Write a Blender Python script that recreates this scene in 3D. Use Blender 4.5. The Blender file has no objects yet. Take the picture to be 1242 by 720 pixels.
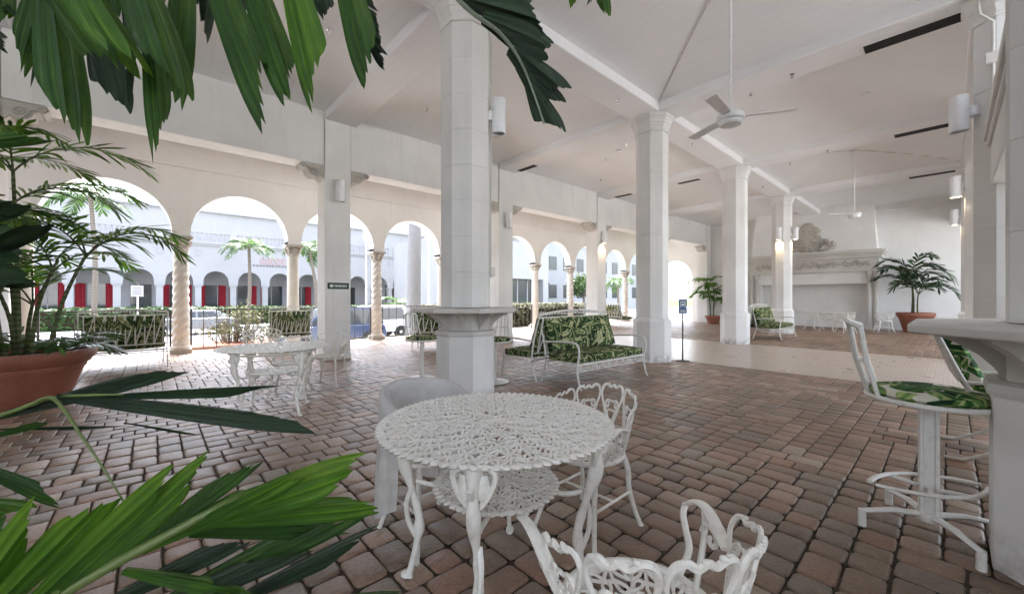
import bpy, math, random
from mathutils import Vector, Matrix, noise
R = math.radians
PI = math.pi
sc = bpy.context.scene
col = sc.collection

# ------------------------------------------------------------------ camera
CX, CY, CZ = -2.85, -3.98, 1.24
FPX, PX0, PY0 = 483.0, 621.0, 361.0
YAW = R(47.8)
CC, SS = math.cos(YAW), math.sin(YAW)
cam = bpy.data.cameras.new('camera')
cam.sensor_fit = 'HORIZONTAL'; cam.sensor_width = 36.0
cam.lens = FPX / 1242.0 * 36.0
cam.shift_y = 1.0 / 1242.0
cam.clip_start = 0.05; cam.clip_end = 2000
cam_o = bpy.data.objects.new('camera', cam); col.objects.link(cam_o)
cam_o.location = (CX, CY, CZ)
cam_o.rotation_euler = (R(90), 0, YAW - R(90) + 0.0)
# forward is (cos yaw, sin yaw)
sc.camera = cam_o

# ------------------------------------------------------------------ world, sun, exposure
world = bpy.data.worlds.new('World'); sc.world = world
world.use_nodes = True
wn = world.node_tree.nodes; wl = world.node_tree.links
SUN_EL, SUN_AZ = R(66), R(75)     # azimuth measured from +X, anticlockwise: light comes from here
sky = wn.new('ShaderNodeTexSky'); sky.sky_type = 'NISHITA'; sky.sun_disc = False
sky.sun_elevation = SUN_EL; sky.sun_rotation = PI / 2 - SUN_AZ
sky.air_density = 1.0; sky.dust_density = 3.0; sky.ozone_density = 1.0
hs = wn.new('ShaderNodeHueSaturation'); hs.inputs['Saturation'].default_value = 0.5
bg = wn['Background']; bg.inputs['Strength'].default_value = 0.15
wl.new(sky.outputs[0], hs.inputs['Color']); wl.new(hs.outputs[0], bg.inputs['Color'])
sl = bpy.data.lights.new('sun', 'SUN'); sl.energy = 2.6; sl.angle = R(9); sl.color = (1.0, 0.975, 0.94)
sun_o = bpy.data.objects.new('sun', sl); col.objects.link(sun_o)
sd = Vector((math.cos(SUN_EL) * math.cos(SUN_AZ), math.cos(SUN_EL) * math.sin(SUN_AZ), math.sin(SUN_EL)))
sun_o.rotation_euler = sd.to_track_quat('Z', 'Y').to_euler()
sun_o.location = (0, 0, 30)
sc.view_settings.view_transform = 'Standard'
try: sc.view_settings.look = 'None'
except Exception: pass
sc.view_settings.gamma = 1.0
sc.view_settings.use_curve_mapping = False
sc.view_settings.exposure = 3.3
sc.cycles.use_denoising = True
sc.cycles.max_bounces = 10; sc.cycles.diffuse_bounces = 7; sc.cycles.glossy_bounces = 3
sc.cycles.transparent_max_bounces = 8
sc.cycles.sample_clamp_indirect = 6.0
sc.cycles.caustics_reflective = False; sc.cycles.caustics_refractive = False

# ------------------------------------------------------------------ pixel helpers
def pix(px, py, Z):
    X = (px - PX0) / FPX * Z
    return Vector((CX + CC * Z + SS * X, CY + SS * Z - CC * X, CZ + (PY0 - py) / FPX * Z))
def flo(px, py, z=0.0):
    return pix(px, py, (CZ - z) * FPX / (py - PY0))
def proj(x, y, z):
    u, v = x - CX, y - CY
    Z = CC * u + SS * v; X = SS * u - CC * v
    return (PX0 + FPX * X / Z, PY0 - FPX * (z - CZ) / Z, Z) if Z > 0.05 else (0, 0, Z)

# ------------------------------------------------------------------ mesh helpers
class MB:
    def __init__(s): s.v = []; s.f = []; s.uv = {}
    def add(s, vs, fs):
        o = len(s.v); s.v += [tuple(p) for p in vs]; s.f += [tuple(i + o for i in f) for f in fs]; return s
    def box(s, x0, y0, z0, x1, y1, z1):
        return s.add([(x0,y0,z0),(x1,y0,z0),(x1,y1,z0),(x0,y1,z0),(x0,y0,z1),(x1,y0,z1),(x1,y1,z1),(x0,y1,z1)],
                     [(0,3,2,1),(4,5,6,7),(0,1,5,4),(1,2,6,5),(2,3,7,6),(3,0,4,7)])
    def cbox(s, x0, y0, z0, x1, y1, z1, b=0.01):
        def ring(z, i): return [(x0+i,y0+i,z),(x1-i,y0+i,z),(x1-i,y1-i,z),(x0+i,y1-i,z)]
        return s.loft([ring(z0,b),ring(z0+b,0),ring(z1-b,0),ring(z1,b)], True, True)
    def loft(s, rings, cap0=True, cap1=True, closed=True):
        n = len(rings[0]); vs = [p for r in rings for p in r]; fs = []
        m = n if closed else n - 1
        for k in range(len(rings) - 1):
            for i in range(m):
                a = k*n+i; b = k*n+(i+1) % n
                fs.append((a, b, b+n, a+n))
        if cap0: fs.append(tuple(range(n))[::-1])
        if cap1: fs.append(tuple((len(rings)-1)*n+i for i in range(n)))
        return s.add(vs, fs)
    def lathe(s, prof, n=24, c=(0,0,0), cap=True):
        rings = [[(c[0]+r*math.cos(2*PI*i/n), c[1]+r*math.sin(2*PI*i/n), c[2]+z) for i in range(n)] for r, z in prof]
        return s.loft(rings, cap, cap)
    def tube(s, pts, r, n=6, cap=True, closed=False, flat=None):
        pts = [Vector(p) for p in pts]; N = len(pts)
        rs = r if isinstance(r, (list, tuple)) else [r]*N
        rings = []; up = None
        for i in range(N):
            if closed: t = pts[(i+1) % N] - pts[i-1]
            else: t = pts[min(i+1, N-1)] - pts[max(i-1, 0)]
            if t.length < 1e-9: t = Vector((0,0,1))
            t.normalize()
            if up is None:
                up = Vector((0,0,1)) if abs(t.z) < 0.9 else Vector((1,0,0))
            a = t.cross(up)
            if a.length < 1e-6: a = t.orthogonal()
            a.normalize(); b = a.cross(t).normalized(); up = b
            k = flat or (1, 1)
            rings.append([pts[i] + (a*math.cos(2*PI*j/n)*k[0] + b*math.sin(2*PI*j/n)*k[1])*rs[i] for j in range(n)])
        if closed: rings.append(rings[0]); return s.loft(rings, False, False)
        return s.loft(rings, cap, cap)
    def prism(s, poly, z0, z1, b=0.0):
        if b:
            cx = sum(p[0] for p in poly)/len(poly); cy = sum(p[1] for p in poly)/len(poly)
            def ins(p):
                d = Vector((p[0]-cx, p[1]-cy)); L = d.length; d *= (L-b*1.1)/L; return (cx+d.x, cy+d.y)
            q = [ins(p) for p in poly]
            return s.loft([[(x,y,z0) for x,y in q],[(x,y,z0+b) for x,y in poly],[(x,y,z1-b) for x,y in poly],[(x,y,z1) for x,y in q]])
        return s.loft([[(x,y,z0) for x,y in poly],[(x,y,z1) for x,y in poly]])
    def ell(s, c, r, n=10, m=6, rot=None):
        rings = []
        for j in range(1, m):
            th = PI*j/m; ring = []
            for i in range(n):
                p = Vector((r[0]*math.sin(th)*math.cos(2*PI*i/n), r[1]*math.sin(th)*math.sin(2*PI*i/n), -r[2]*math.cos(th)))
                if rot: p = rot @ p
                ring.append(Vector(c)+p)
            rings.append(ring)
        return s.loft(rings, True, True)
    def quad(s, a, b, c, d): return s.add([a,b,c,d], [(0,1,2,3)])
    def mesh(s, name, smooth=None):
        me = bpy.data.meshes.new(name); me.from_pydata(s.v, [], s.f)
        if s.uv:
            l = me.uv_layers.new(name='uv')
            for lp in me.loops:
                l.data[lp.index].uv = s.uv.get(lp.vertex_index, (0, 0))
        me.update()
        if smooth is not None:
            me.shade_smooth(); me.set_sharp_from_angle(angle=R(smooth))
        return me
def obj(name, mb, mat, parent=None, smooth=None, bevel=0, loc=None, rotz=None):
    me = mb if isinstance(mb, bpy.types.Mesh) else mb.mesh(name, smooth)
    if mat is not None and not me.materials: me.materials.append(mat)
    o = bpy.data.objects.new(name, me); col.objects.link(o)
    if parent: o.parent = parent
    if bevel:
        m = o.modifiers.new('bevel', 'BEVEL'); m.width = bevel; m.segments = 2; m.limit_method = 'ANGLE'; m.angle_limit = R(35)
    if loc is not None: o.location = loc
    if rotz is not None: o.rotation_euler = (0, 0, rotz)
    return o
def tag(o, label, cat, group=None):
    o['label'] = label; o['category'] = cat
    if group: o['group'] = group
    return o
def thing(name, label, cat, loc=(0,0,0), rotz=0.0, group=None):
    o = bpy.data.objects.new(name, None); col.objects.link(o); o.empty_display_size = 0.1
    o.location = loc; o.rotation_euler = (0, 0, rotz)
    return tag(o, label, cat, group)
def struct(o): o['kind'] = 'structure'; return o
def copy_tree(o, parent=None):
    c = o.copy(); col.objects.link(c); c.parent = parent
    for ch in list(o.children): copy_tree(ch, c)
    return c
def dup(o, loc, rotz=0.0, label=None, group=None):
    c = copy_tree(o); c.location = loc; c.rotation_euler = (0, 0, rotz)
    if label: c['label'] = label
    if group: c['group'] = group
    return c
def oct(w, cx=0, cy=0):
    r = w/2/math.cos(PI/8)
    return [(cx+r*math.cos(PI/8+k*PI/4), cy+r*math.sin(PI/8+k*PI/4)) for k in range(8)]
def octring(w, z): return [(x, y, z) for x, y in oct(w)]
def crom(P, k=5, closed=False):
    P = [Vector(p) for p in P]; out = []; n = len(P)
    rng = range(n if closed else n-1)
    for i in rng:
        if closed: a, b, c, d = P[i-1], P[i], P[(i+1) % n], P[(i+2) % n]
        else: a, b, c, d = P[max(i-1,0)], P[i], P[i+1], P[min(i+2,n-1)]
        for j in range(k):
            t = j/k
            out.append(0.5*((2*b)+(c-a)*t+(2*a-5*b+4*c-d)*t*t+(3*b-a-3*c+d)*t**3))
    if not closed: out.append(P[-1])
    return out

# ------------------------------------------------------------------ materials
class NT:
    def __init__(s, name):
        s.m = bpy.data.materials.new(name); s.m.use_nodes = True
        s.t = s.m.node_tree; s.n = s.t.nodes; s.b = s.n['Principled BSDF']; s.out = s.n['Material Output']
    def new(s, ty, **kw):
        n = s.n.new('ShaderNode'+ty)
        for k, v in kw.items():
            if k in n.inputs: n.inputs[k].default_value = v
            else: setattr(n, k, v)
        return n
    def link(s, a, b): s.t.links.new(a, b)
    def math(s, op, a, b=None, clamp=False):
        n = s.n.new('ShaderNodeMath'); n.operation = op; n.use_clamp = clamp
        for i, x in enumerate((a, b)):
            if x is None: continue
            if isinstance(x, (int, float)): n.inputs[i].default_value = x
            else: s.link(x, n.inputs[i])
        return n.outputs[0]
    def ramp(s, fac, stops, interp='LINEAR'):
        n = s.n.new('ShaderNodeValToRGB'); e = n.color_ramp; e.interpolation = interp
        while len(e.elements) < len(stops): e.elements.new(0.5)
        for el, (p, c) in zip(e.elements, stops):
            el.position = p; el.color = (c[0], c[1], c[2], 1) if not isinstance(c, (int, float)) else (c, c, c, 1)
        s.link(fac, n.inputs[0]); return n.outputs[0]
    def mix(s, fac, a, b, mode='MIX'):
        n = s.n.new('ShaderNodeMix'); n.data_type = 'RGBA'; n.blend_type = mode
        for x, i in ((fac, 0), (a, 6), (b, 7)):
            if isinstance(x, (int, float)): n.inputs[i].default_value = x
            elif isinstance(x, tuple): n.inputs[i].default_value = (*x, 1)
            else: s.link(x, n.inputs[i])
        return n.outputs[2]
    def noise(s, vec, scale, detail=4, rough=0.55, dist=0.0):
        n = s.new('TexNoise', Scale=scale, Detail=detail, Roughness=rough, Distortion=dist)
        if vec is not None: s.link(vec, n.inputs['Vector'])
        return n.outputs[0]
    def pos(s): return s.new('NewGeometry').outputs['Position']
    def objc(s): return s.new('TexCoord').outputs['Object']
    def bump(s, h, strength=0.2, dist=0.01):
        n = s.new('Bump', Strength=strength, Distance=dist); s.link(h, n.inputs['Height']); s.link(n.outputs[0], s.b.inputs['Normal'])
    def set(s, rough=0.6, spec=0.4, color=None, metal=0.0):
        s.b.inputs['Roughness'].default_value = rough
        s.b.inputs['Specular IOR Level'].default_value = spec
        s.b.inputs['Metallic'].default_value = metal
        if color is not None:
            if isinstance(color, tuple): s.b.inputs['Base Color'].default_value = (*color, 1)
            else: s.link(color, s.b.inputs['Base Color'])
        return s.m
def srgb(h):
    c = [int(h[i:i+2], 16)/255 for i in (0, 2, 4)]
    return tuple(x/12.92 if x < 0.04045 else ((x+0.055)/1.055)**2.4 for x in c)

def plaster(name, c, var=0.10, stain=(0.45,0.40,0.35), amt=0.25, bump=0.12, scale=1.0, tint=False):
    t = NT(name); p = t.pos()
    a = t.noise(p, 0.9*scale, 5, 0.6); b = t.noise(p, 14*scale, 4, 0.6)
    mp = t.new('Mapping'); mp.inputs['Scale'].default_value = (5, 5, 0.5); t.link(p, mp.inputs[0])
    s_ = t.noise(mp.outputs[0], 1.6*scale, 5, 0.65)
    lo = tuple(x*(1-var) for x in c)
    k = t.mix(t.ramp(a, [(0.35, 0), (0.7, 1)]), lo, c)
    if tint:
        sz = t.new('SeparateXYZ'); t.link(p, sz.inputs[0])
        dm = t.math('MULTIPLY', t.ramp(sz.outputs[2], [(0.0, 0.8), (0.22, 0.0)]), t.ramp(t.noise(p, 7, 5, 0.7), [(0.42, 0), (0.62, 1)]))
        k = t.mix(dm, k, (0.22, 0.18, 0.15))
        k = t.mix(t.math('MULTIPLY', t.new('ObjectInfo').outputs['Random'], 0.10), k, (0.45, 0.43, 0.40))
    cr = t.new('TexVoronoi', Scale=1.3*scale, feature='DISTANCE_TO_EDGE'); wp = t.new('VectorMath', operation='ADD'); nz = t.new('TexNoise', Scale=3.0); t.link(p, nz.inputs[0]); t.link(p, wp.inputs[0]); t.link(nz.outputs[1], wp.inputs[1]); t.link(wp.outputs[0], cr.inputs['Vector'])
    k = t.mix(t.math('MULTIPLY', t.ramp(cr.outputs[0], [(0.0, 1), (0.005, 0)]), 0.08), k, stain)
    k = t.mix(t.math('MULTIPLY', t.ramp(s_, [(0.52, 0), (0.8, 1)]), amt), k, stain)
    t.bump(t.math('ADD', b, t.math('MULTIPLY', t.noise(p, 60*scale, 2), 0.4)), bump, 0.01)
    return t.set(0.75, 0.25, k)
M = {}
M['plaster'] = plaster('white_plaster', (0.80, 0.795, 0.785), amt=0.14)
M['column'] = plaster('painted_stone', (0.77, 0.765, 0.75), var=0.14, amt=0.26, tint=True, bump=0.2)
M['pillar'] = plaster('pillar_paint', (0.79, 0.785, 0.77), var=0.13, amt=0.26, bump=0.2)
M['arcade_col'] = plaster('weathered_stone', (0.68, 0.655, 0.61), var=0.2, stain=(0.38,0.33,0.27), amt=0.35, bump=0.3)
M['carved'] = plaster('carved_stone', (0.60, 0.57, 0.52), var=0.35, stain=(0.25,0.20,0.16), amt=0.5, bump=0.4, scale=2)
M['counter'] = plaster('counter_paint', (0.60, 0.58, 0.545), var=0.16, amt=0.25)
M['frieze'] = plaster('frieze_stone', (0.68, 0.66, 0.62), var=0.2, amt=0.3)
def ceiling_mat():
    t = NT('ceiling_paint'); p = t.pos()
    a = t.noise(p, 0.5, 5, 0.6); b = t.noise(p, 10, 4, 0.65)
    k = t.mix(t.ramp(a, [(0.35, 0), (0.68, 1)]), (0.775, 0.78, 0.785), (0.835, 0.84, 0.845))
    w = t.new('TexWave', wave_type='BANDS', bands_direction='X', Scale=1.9, Distortion=0.6, Detail=2)
    mp = t.new('Mapping'); mp.inputs['Rotation'].default_value = (0, 0, 0.0); t.link(p, mp.inputs[0]); t.link(mp.outputs[0], w.inputs[0])
    ln = t.ramp(w.outputs[1], [(0.0, 0), (0.035, 1)])
    k = t.mix(t.math('MULTIPLY', t.math('SUBTRACT', 1, ln), 0.10), k, (0.42, 0.40, 0.38))
    t.bump(t.math('ADD', b, t.math('MULTIPLY', ln, 0.5)), 0.14, 0.02)
    return t.set(0.8, 0.2, k)
M['ceiling'] = ceiling_mat()
def paver_mat(name, joined):
    t = NT(name)
    if joined: rnd = t.new('NewGeometry').outputs['Random Per Island']
    else: rnd = t.new('ObjectInfo').outputs['Random']
    p = t.pos()
    c = t.ramp(rnd, [(0.0, srgb('735a45')), (0.12, srgb('94715a')), (0.25, srgb('876c53')), (0.38, srgb('a6836b')),
                     (0.5, srgb('827362')), (0.62, srgb('9e7259')), (0.74, srgb('b6967e')), (0.86, srgb('8e7057')), (0.95, srgb('c0aa94'))], 'CONSTANT')
    n1 = t.noise(p, 11, 6, 0.65); n2 = t.noise(p, 55, 4, 0.7); n3 = t.noise(p, 0.7, 3, 0.5)
    c = t.mix(0.38, c, t.ramp(n1, [(0.25, (0.07,0.055,0.048)), (0.5, (0.25,0.185,0.14)), (0.75, (0.46,0.36,0.285))]))
    c = t.mix(t.ramp(n2, [(0.40, 0.30), (0.56, 0.0)]), c, (0.05, 0.04, 0.035))
    c = t.mix(t.ramp(n3, [(0.38, 0.40), (0.60, 0.0)]), c, (0.075, 0.052, 0.036))
    t.bump(t.math('ADD', t.math('MULTIPLY', n1, 0.9), n2), 0.7, 0.007)
    t.set(0.5, 0.5, c)
    t.link(t.ramp(n1, [(0.3, 0.36), (0.7, 0.58)]), t.b.inputs['Roughness'])
    t.b.inputs['Coat Weight'].default_value = 0.10; t.b.inputs['Coat Roughness'].default_value = 0.34
    return t.m
M['paver'] = paver_mat('concrete_paver', False)
M['paver_far'] = paver_mat('concrete_paver_field', True)
def sand_mat():
    t = NT('joint_sand'); p = t.pos(); n = t.noise(p, 40, 5)
    t.bump(n, 0.4, 0.01)
    return t.set(0.95, 0.1, t.ramp(n, [(0.3, (0.028,0.023,0.018)), (0.7, (0.10,0.082,0.064))]))
M['sand'] = sand_mat()
def strip_mat():
    t = NT('patterned_floor_tile'); p = t.pos()
    mp = t.new('Mapping'); mp.inputs['Rotation'].default_value = (0, 0, 0.0); t.link(p, mp.inputs[0])
    br = t.new('TexBrick', Scale=1.0); br.offset = 0.0
    t.link(mp.outputs[0], br.inputs['Vector'])
    br.inputs['Color1'].default_value = (0.58, 0.49, 0.40, 1); br.inputs['Color2'].default_value = (0.50, 0.415, 0.335, 1)
    br.inputs['Mortar'].default_value = (0.34, 0.27, 0.23, 1)
    br.inputs['Mortar Size'].default_value = 0.006; br.inputs['Brick Width'].default_value = 0.10; br.inputs['Row Height'].default_value = 0.10
    mp2 = t.new('Mapping'); mp2.inputs['Rotation'].default_value = (0, 0, R(45)); t.link(p, mp2.inputs[0])
    ck = t.new('TexChecker', Scale=14.14); t.link(mp2.outputs[0], ck.inputs[0])
    k = t.mix(t.math('MULTIPLY', ck.outputs[1], 0.40), br.outputs[0], (0.30, 0.22, 0.18))
    n = t.noise(p, 3, 4)
    k = t.mix(t.ramp(n, [(0.35, 0.25), (0.65, 0.0)]), k, (0.30, 0.25, 0.22))
    t.set(0.3, 0.45, k)
    t.link(t.ramp(n, [(0.3, 0.26), (0.7, 0.40)]), t.b.inputs['Roughness'])
    return t.m
M['strip'] = strip_mat()
def cast_mat(name, c=(0.78, 0.76, 0.71), rough=0.30):
    t = NT(name); p = t.pos()
    n = t.noise(p, 26, 5, 0.65); n2 = t.noise(p, 140, 3)
    k = t.mix(t.ramp(n, [(0.50, 0), (0.78, 0.55)]), c, (0.44, 0.38, 0.30))
    k = t.mix(t.ramp(t.noise(p, 75, 4, 0.7), [(0.66, 0), (0.72, 0.8)]), k, (0.16, 0.10, 0.06))
    t.bump(n2, 0.3, 0.003)
    return t.set(rough, 0.5, k)
M['cast'] = cast_mat('white_cast_metal')
M['rod'] = cast_mat('white_tube_metal', (0.68, 0.67, 0.64), 0.42)
def flat(name, c, rough=0.5, spec=0.4, metal=0.0, nz=0.15, sc_=20):
    t = NT(name); n = t.noise(t.pos(), sc_, 4)
    k = t.mix(n, tuple(x*(1-nz) for x in c), tuple(min(1, x*(1+nz)) for x in c))
    return t.set(rough, spec, k, metal)
M['fan'] = flat('white_enamel', (0.78, 0.79, 0.80), 0.35)
M['sconce'] = flat('white_sconce_enamel', (0.80, 0.81, 0.83), 0.4)
M['black'] = flat('black_void', (0.008, 0.008, 0.008), 0.7)
M['dark'] = flat('dark_metal', (0.05, 0.05, 0.052), 0.45)
M['iron'] = flat('grey_railing_paint', (0.06, 0.058, 0.055), 0.5)
M['conduit'] = flat('painted_conduit', (0.62, 0.60, 0.57), 0.5)
def emit(name, c, s):
    t = NT(name); t.set(0.5, 0.3, (0.8, 0.8, 0.8))
    t.b.inputs['Emission Color'].default_value = (*c, 1); t.b.inputs['Emission Strength'].default_value = s
    return t.m
M['bulb'] = emit('lamp_bulb', (1.0, 0.85, 0.65), 1.6)
def terracotta():
    t = NT('terracotta'); p = t.objc(); n = t.noise(p, 3.5, 5, 0.6); n2 = t.noise(p, 45, 4)
    k = t.mix(t.ramp(n, [(0.3, 0), (0.7, 1)]), (0.22, 0.078, 0.050), (0.34, 0.135, 0.085))
    k = t.mix(t.ramp(n2, [(0.58, 0), (0.8, 0.45)]), k, (0.52, 0.33, 0.25))
    t.bump(n2, 0.15, 0.004)
    return t.set(0.55, 0.35, k)
M['terracotta'] = terracotta()
M['soil'] = flat('potting_soil', (0.03, 0.022, 0.016), 0.95, 0.1, nz=0.5, sc_=60)
def leaf_mat(name, lo, mid, hi, trans=0.3, uvs=True, rough=0.38):
    t = NT(name)
    rnd = t.new('NewGeometry').outputs['Random Per Island']
    p = t.objc(); n = t.noise(p, 7, 4, 0.6)
    k = t.ramp(t.math('ADD', t.math('MULTIPLY', n, 0.6), t.math('MULTIPLY', rnd, 0.4)), [(0.25, lo), (0.5, mid), (0.78, hi)])
    if uvs:
        uv = t.new('TexCoord').outputs['UV']; sp = t.new('SeparateXYZ'); t.link(uv, sp.inputs[0])
        mp = t.new('Mapping'); mp.inputs['Scale'].default_value = (5, 0.5, 1); t.link(uv, mp.inputs[0])
        st = t.noise(mp.outputs[0], 1.6, 3, 0.6)
        k = t.mix(t.ramp(st, [(0.36, 0.6), (0.62, 0.0)]), k, lo)
        k = t.mix(t.ramp(st, [(0.56, 0.0), (0.75, 0.5)]), k, hi)
        tipb = t.ramp(t.math('ADD', sp.outputs[1], t.math('MULTIPLY', n, 0.10)), [(1.0, 0), (1.065, 0.85)])
        k = t.mix(tipb, k, (0.16, 0.11, 0.04))
        mpb = t.new('Mapping'); mpb.inputs['Scale'].default_value = (38, 0.25, 1); t.link(uv, mpb.inputs[0])
        t.bump(t.noise(mpb.outputs[0], 1.0, 3), 0.8, 0.006)
    t.set(rough, 0.45, k)
    tr = t.new('BsdfTranslucent'); hsn = t.new('HueSaturation', Saturation=1.15, Value=1.5); t.link(k, hsn.inputs['Color']); t.link(hsn.outputs[0], tr.inputs[0])
    mx = t.new('MixShader'); mx.inputs[0].default_value = trans
    t.link(t.b.outputs[0], mx.inputs[1]); t.link(tr.outputs[0], mx.inputs[2]); t.link(mx.outputs[0], t.out.inputs[0])
    return t.m
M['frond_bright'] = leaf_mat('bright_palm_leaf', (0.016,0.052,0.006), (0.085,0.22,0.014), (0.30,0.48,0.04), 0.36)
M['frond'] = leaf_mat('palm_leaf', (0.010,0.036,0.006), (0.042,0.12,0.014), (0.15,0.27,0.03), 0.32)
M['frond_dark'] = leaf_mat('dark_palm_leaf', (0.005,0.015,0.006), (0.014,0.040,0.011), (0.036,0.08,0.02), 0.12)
M['pot_leaf'] = leaf_mat('potted_palm_leaf', (0.035,0.08,0.02), (0.085,0.18,0.035), (0.20,0.32,0.07), 0.5, False, 0.32)
M['far_leaf'] = leaf_mat('deep_green_palm_leaf', (0.012,0.033,0.012), (0.022,0.055,0.018), (0.04,0.09,0.025), 0.12, False, 0.36)  # darker green leaf tones for the palm beside the fireplace
M['street_leaf'] = leaf_mat('street_palm_leaf', (0.018,0.045,0.012), (0.04,0.085,0.02), (0.09,0.15,0.035), 0.25, False, 0.45)
M['hedge'] = leaf_mat('hedge_leaf', (0.014,0.035,0.010), (0.028,0.062,0.016), (0.065,0.11,0.03), 0.12, False, 0.5)
M['tree_leaf'] = leaf_mat('tree_leaf', (0.02,0.042,0.012), (0.04,0.075,0.018), (0.09,0.13,0.035), 0.2, False, 0.5)
M['dry_leaf'] = leaf_mat('shrub_leaf', (0.035,0.032,0.018), (0.07,0.075,0.03), (0.13,0.14,0.055), 0.15, False, 0.6)
def trunk_mat(name, a, b, ring=14):
    t = NT(name); p = t.objc()
    w = t.new('TexWave', wave_type='BANDS', bands_direction='Z', Scale=ring*0.16, Distortion=1.2, Detail=3); t.link(p, w.inputs[0])
    n = t.noise(p, 18, 4)
    k = t.mix(t.math('MULTIPLY', w.outputs[1], n), a, b)
    t.bump(w.outputs[1], 0.3, 0.01)
    return t.set(0.8, 0.2, k)
M['trunk'] = trunk_mat('palm_trunk', (0.11,0.09,0.075), (0.25,0.22,0.18))
M['stem'] = trunk_mat('palm_stem', (0.055,0.075,0.03), (0.19,0.20,0.11), 30)
M['royal'] = flat('royal_palm_trunk', (0.17, 0.17, 0.175), 0.85, 0.2, nz=0.2, sc_=6)
M['rachis'] = flat('palm_rachis', (0.11, 0.15, 0.045), 0.4)
M['rachis_pale'] = flat('palm_rachis_pale', (0.20, 0.23, 0.17), 0.35)
def fabric(name, cream, greens, scale, sparse=False):
    t = NT(name); p = t.objc()
    def layer(sc_, seed, asp):
        mp = t.new('Mapping'); mp.inputs['Location'].default_value = (seed*3.1, seed*1.7, seed*0.9); t.link(p, mp.inputs[0])
        v = t.new('TexVoronoi', Scale=sc_, Randomness=0.8); t.link(mp.outputs[0], v.inputs['Vector'])
        sub = t.new('VectorMath', operation='SUBTRACT')
        sc2 = t.new('VectorMath', operation='SCALE'); sc2.inputs['Scale'].default_value = 1.0
        t.link(mp.outputs[0], sc2.inputs[0])
        t.link(sc2.outputs[0], sub.inputs[0]); t.link(v.outputs['Position'], sub.inputs[1])
        sep = t.new('SeparateColor'); t.link(v.outputs['Color'], sep.inputs[0])
        rot = t.new('VectorRotate', rotation_type='EULER_XYZ')
        cmb = t.new('CombineXYZ')
        for i in range(3): t.link(t.math('MULTIPLY', sep.outputs[i], 6.28), cmb.inputs[i])
        t.link(sub.outputs[0], rot.inputs['Vector']); t.link(cmb.outputs[0], rot.inputs['Rotation'])
        s3 = t.new('SeparateXYZ'); t.link(rot.outputs[0], s3.inputs[0])
        x = t.math('MULTIPLY', s3.outputs[0], sc_/asp[0]); y = t.math('MULTIPLY', s3.outputs[1], sc_/asp[1])
        d = t.math('ADD', t.math('MULTIPLY', x, x), t.math('MULTIPLY', y, y))
        mask = t.math('LESS_THAN', d, 1.0)
        rib = t.math('SINE', t.math('ADD', t.math('MULTIPLY', t.math('ABSOLUTE', s3.outputs[1]), sc_*22), t.math('MULTIPLY', s3.outputs[0], sc_*16)))
        half = t.math('GREATER_THAN', s3.outputs[1], 0.0)
        f = t.math('ADD', t.math('MULTIPLY', half, 0.35), t.math('ADD', t.math('MULTIPLY', rib, 0.13), t.math('MULTIPLY', sep.outputs[2], 0.45)))
        mid = t.math('LESS_THAN', t.math('ABSOLUTE', s3.outputs[1]), 0.045/sc_*1.0)
        f = t.math('ADD', f, t.math('MULTIPLY', mid, 0.5))
        return mask, t.ramp(f, [(0.05, greens[0]), (0.35, greens[1]), (0.62, greens[2]), (0.9, greens[3])])
    m1, c1 = layer(scale, 1, (0.85, 0.36)); m2, c2 = layer(scale*0.85, 5, (0.8, 0.26)); m3, c3 = layer(scale*1.1, 9, (0.75, 0.28))
    k = t.mix(m1, cream, c1)
    if not sparse: k = t.mix(m3, k, c3)
    k = t.mix(m2, k, c2)
    n = t.noise(p, 300, 2); t.bump(n, 0.2, 0.002)
    return t.set(0.85, 0.15, k)
M['fabric'] = fabric('banana_leaf_fabric', (0.020,0.024,0.014), [(0.008,0.022,0.009), (0.026,0.065,0.018), (0.12,0.16,0.055), (0.42,0.41,0.24)], 8.5)
M['fabric_stool'] = fabric('banana_leaf_seat_fabric', (0.62,0.60,0.52), [(0.012,0.035,0.014), (0.03,0.10,0.025), (0.10,0.21,0.06), (0.36,0.42,0.17)], 7.5, True)
def sheet_mat():
    t = NT('white_dust_sheet'); p = t.pos(); n = t.noise(p, 5, 4)
    k = t.mix(t.ramp(n, [(0.4, 0), (0.75, 0.5)]), (0.68, 0.67, 0.66), (0.50, 0.47, 0.445))
    t.bump(t.noise(p, 120, 2), 0.1, 0.002)
    t.set(0.8, 0.2, k)
    tr = t.new('BsdfTranslucent'); tr.inputs[0].default_value = (0.75, 0.75, 0.76, 1)
    mx = t.new('MixShader'); mx.inputs[0].default_value = 0.3
    t.link(t.b.outputs[0], mx.inputs[1]); t.link(tr.outputs[0], mx.inputs[2])
    tp = t.new('BsdfTransparent'); m2 = t.new('MixShader'); t.link(t.ramp(t.noise(p, 9, 3), [(0.35, 0.08), (0.7, 0.30)]), m2.inputs[0])
    t.link(mx.outputs[0], m2.inputs[1]); t.link(tp.outputs[0], m2.inputs[2]); t.link(m2.outputs[0], t.out.inputs[0])
    return t.m
M['sheet'] = sheet_mat()
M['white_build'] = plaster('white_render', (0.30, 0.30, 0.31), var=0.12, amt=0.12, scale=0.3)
M['red'] = flat('red_curtain', (0.28, 0.018, 0.03), 0.8, nz=0.4, sc_=4)
M['glass'] = flat('shop_window_glass', (0.035, 0.04, 0.045), 0.08, 0.6)
M['asphalt'] = flat('asphalt', (0.16, 0.16, 0.165), 0.9, nz=0.2, sc_=30)
M['walk'] = flat('concrete_pavement', (0.49, 0.49, 0.485), 0.9, nz=0.12, sc_=4)
M['kerb'] = flat('kerb_concrete', (0.46, 0.45, 0.44), 0.85)
M['lawn'] = flat('ground_cover', (0.06, 0.10, 0.03), 0.95, 0.1, nz=0.4, sc_=8)
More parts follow.
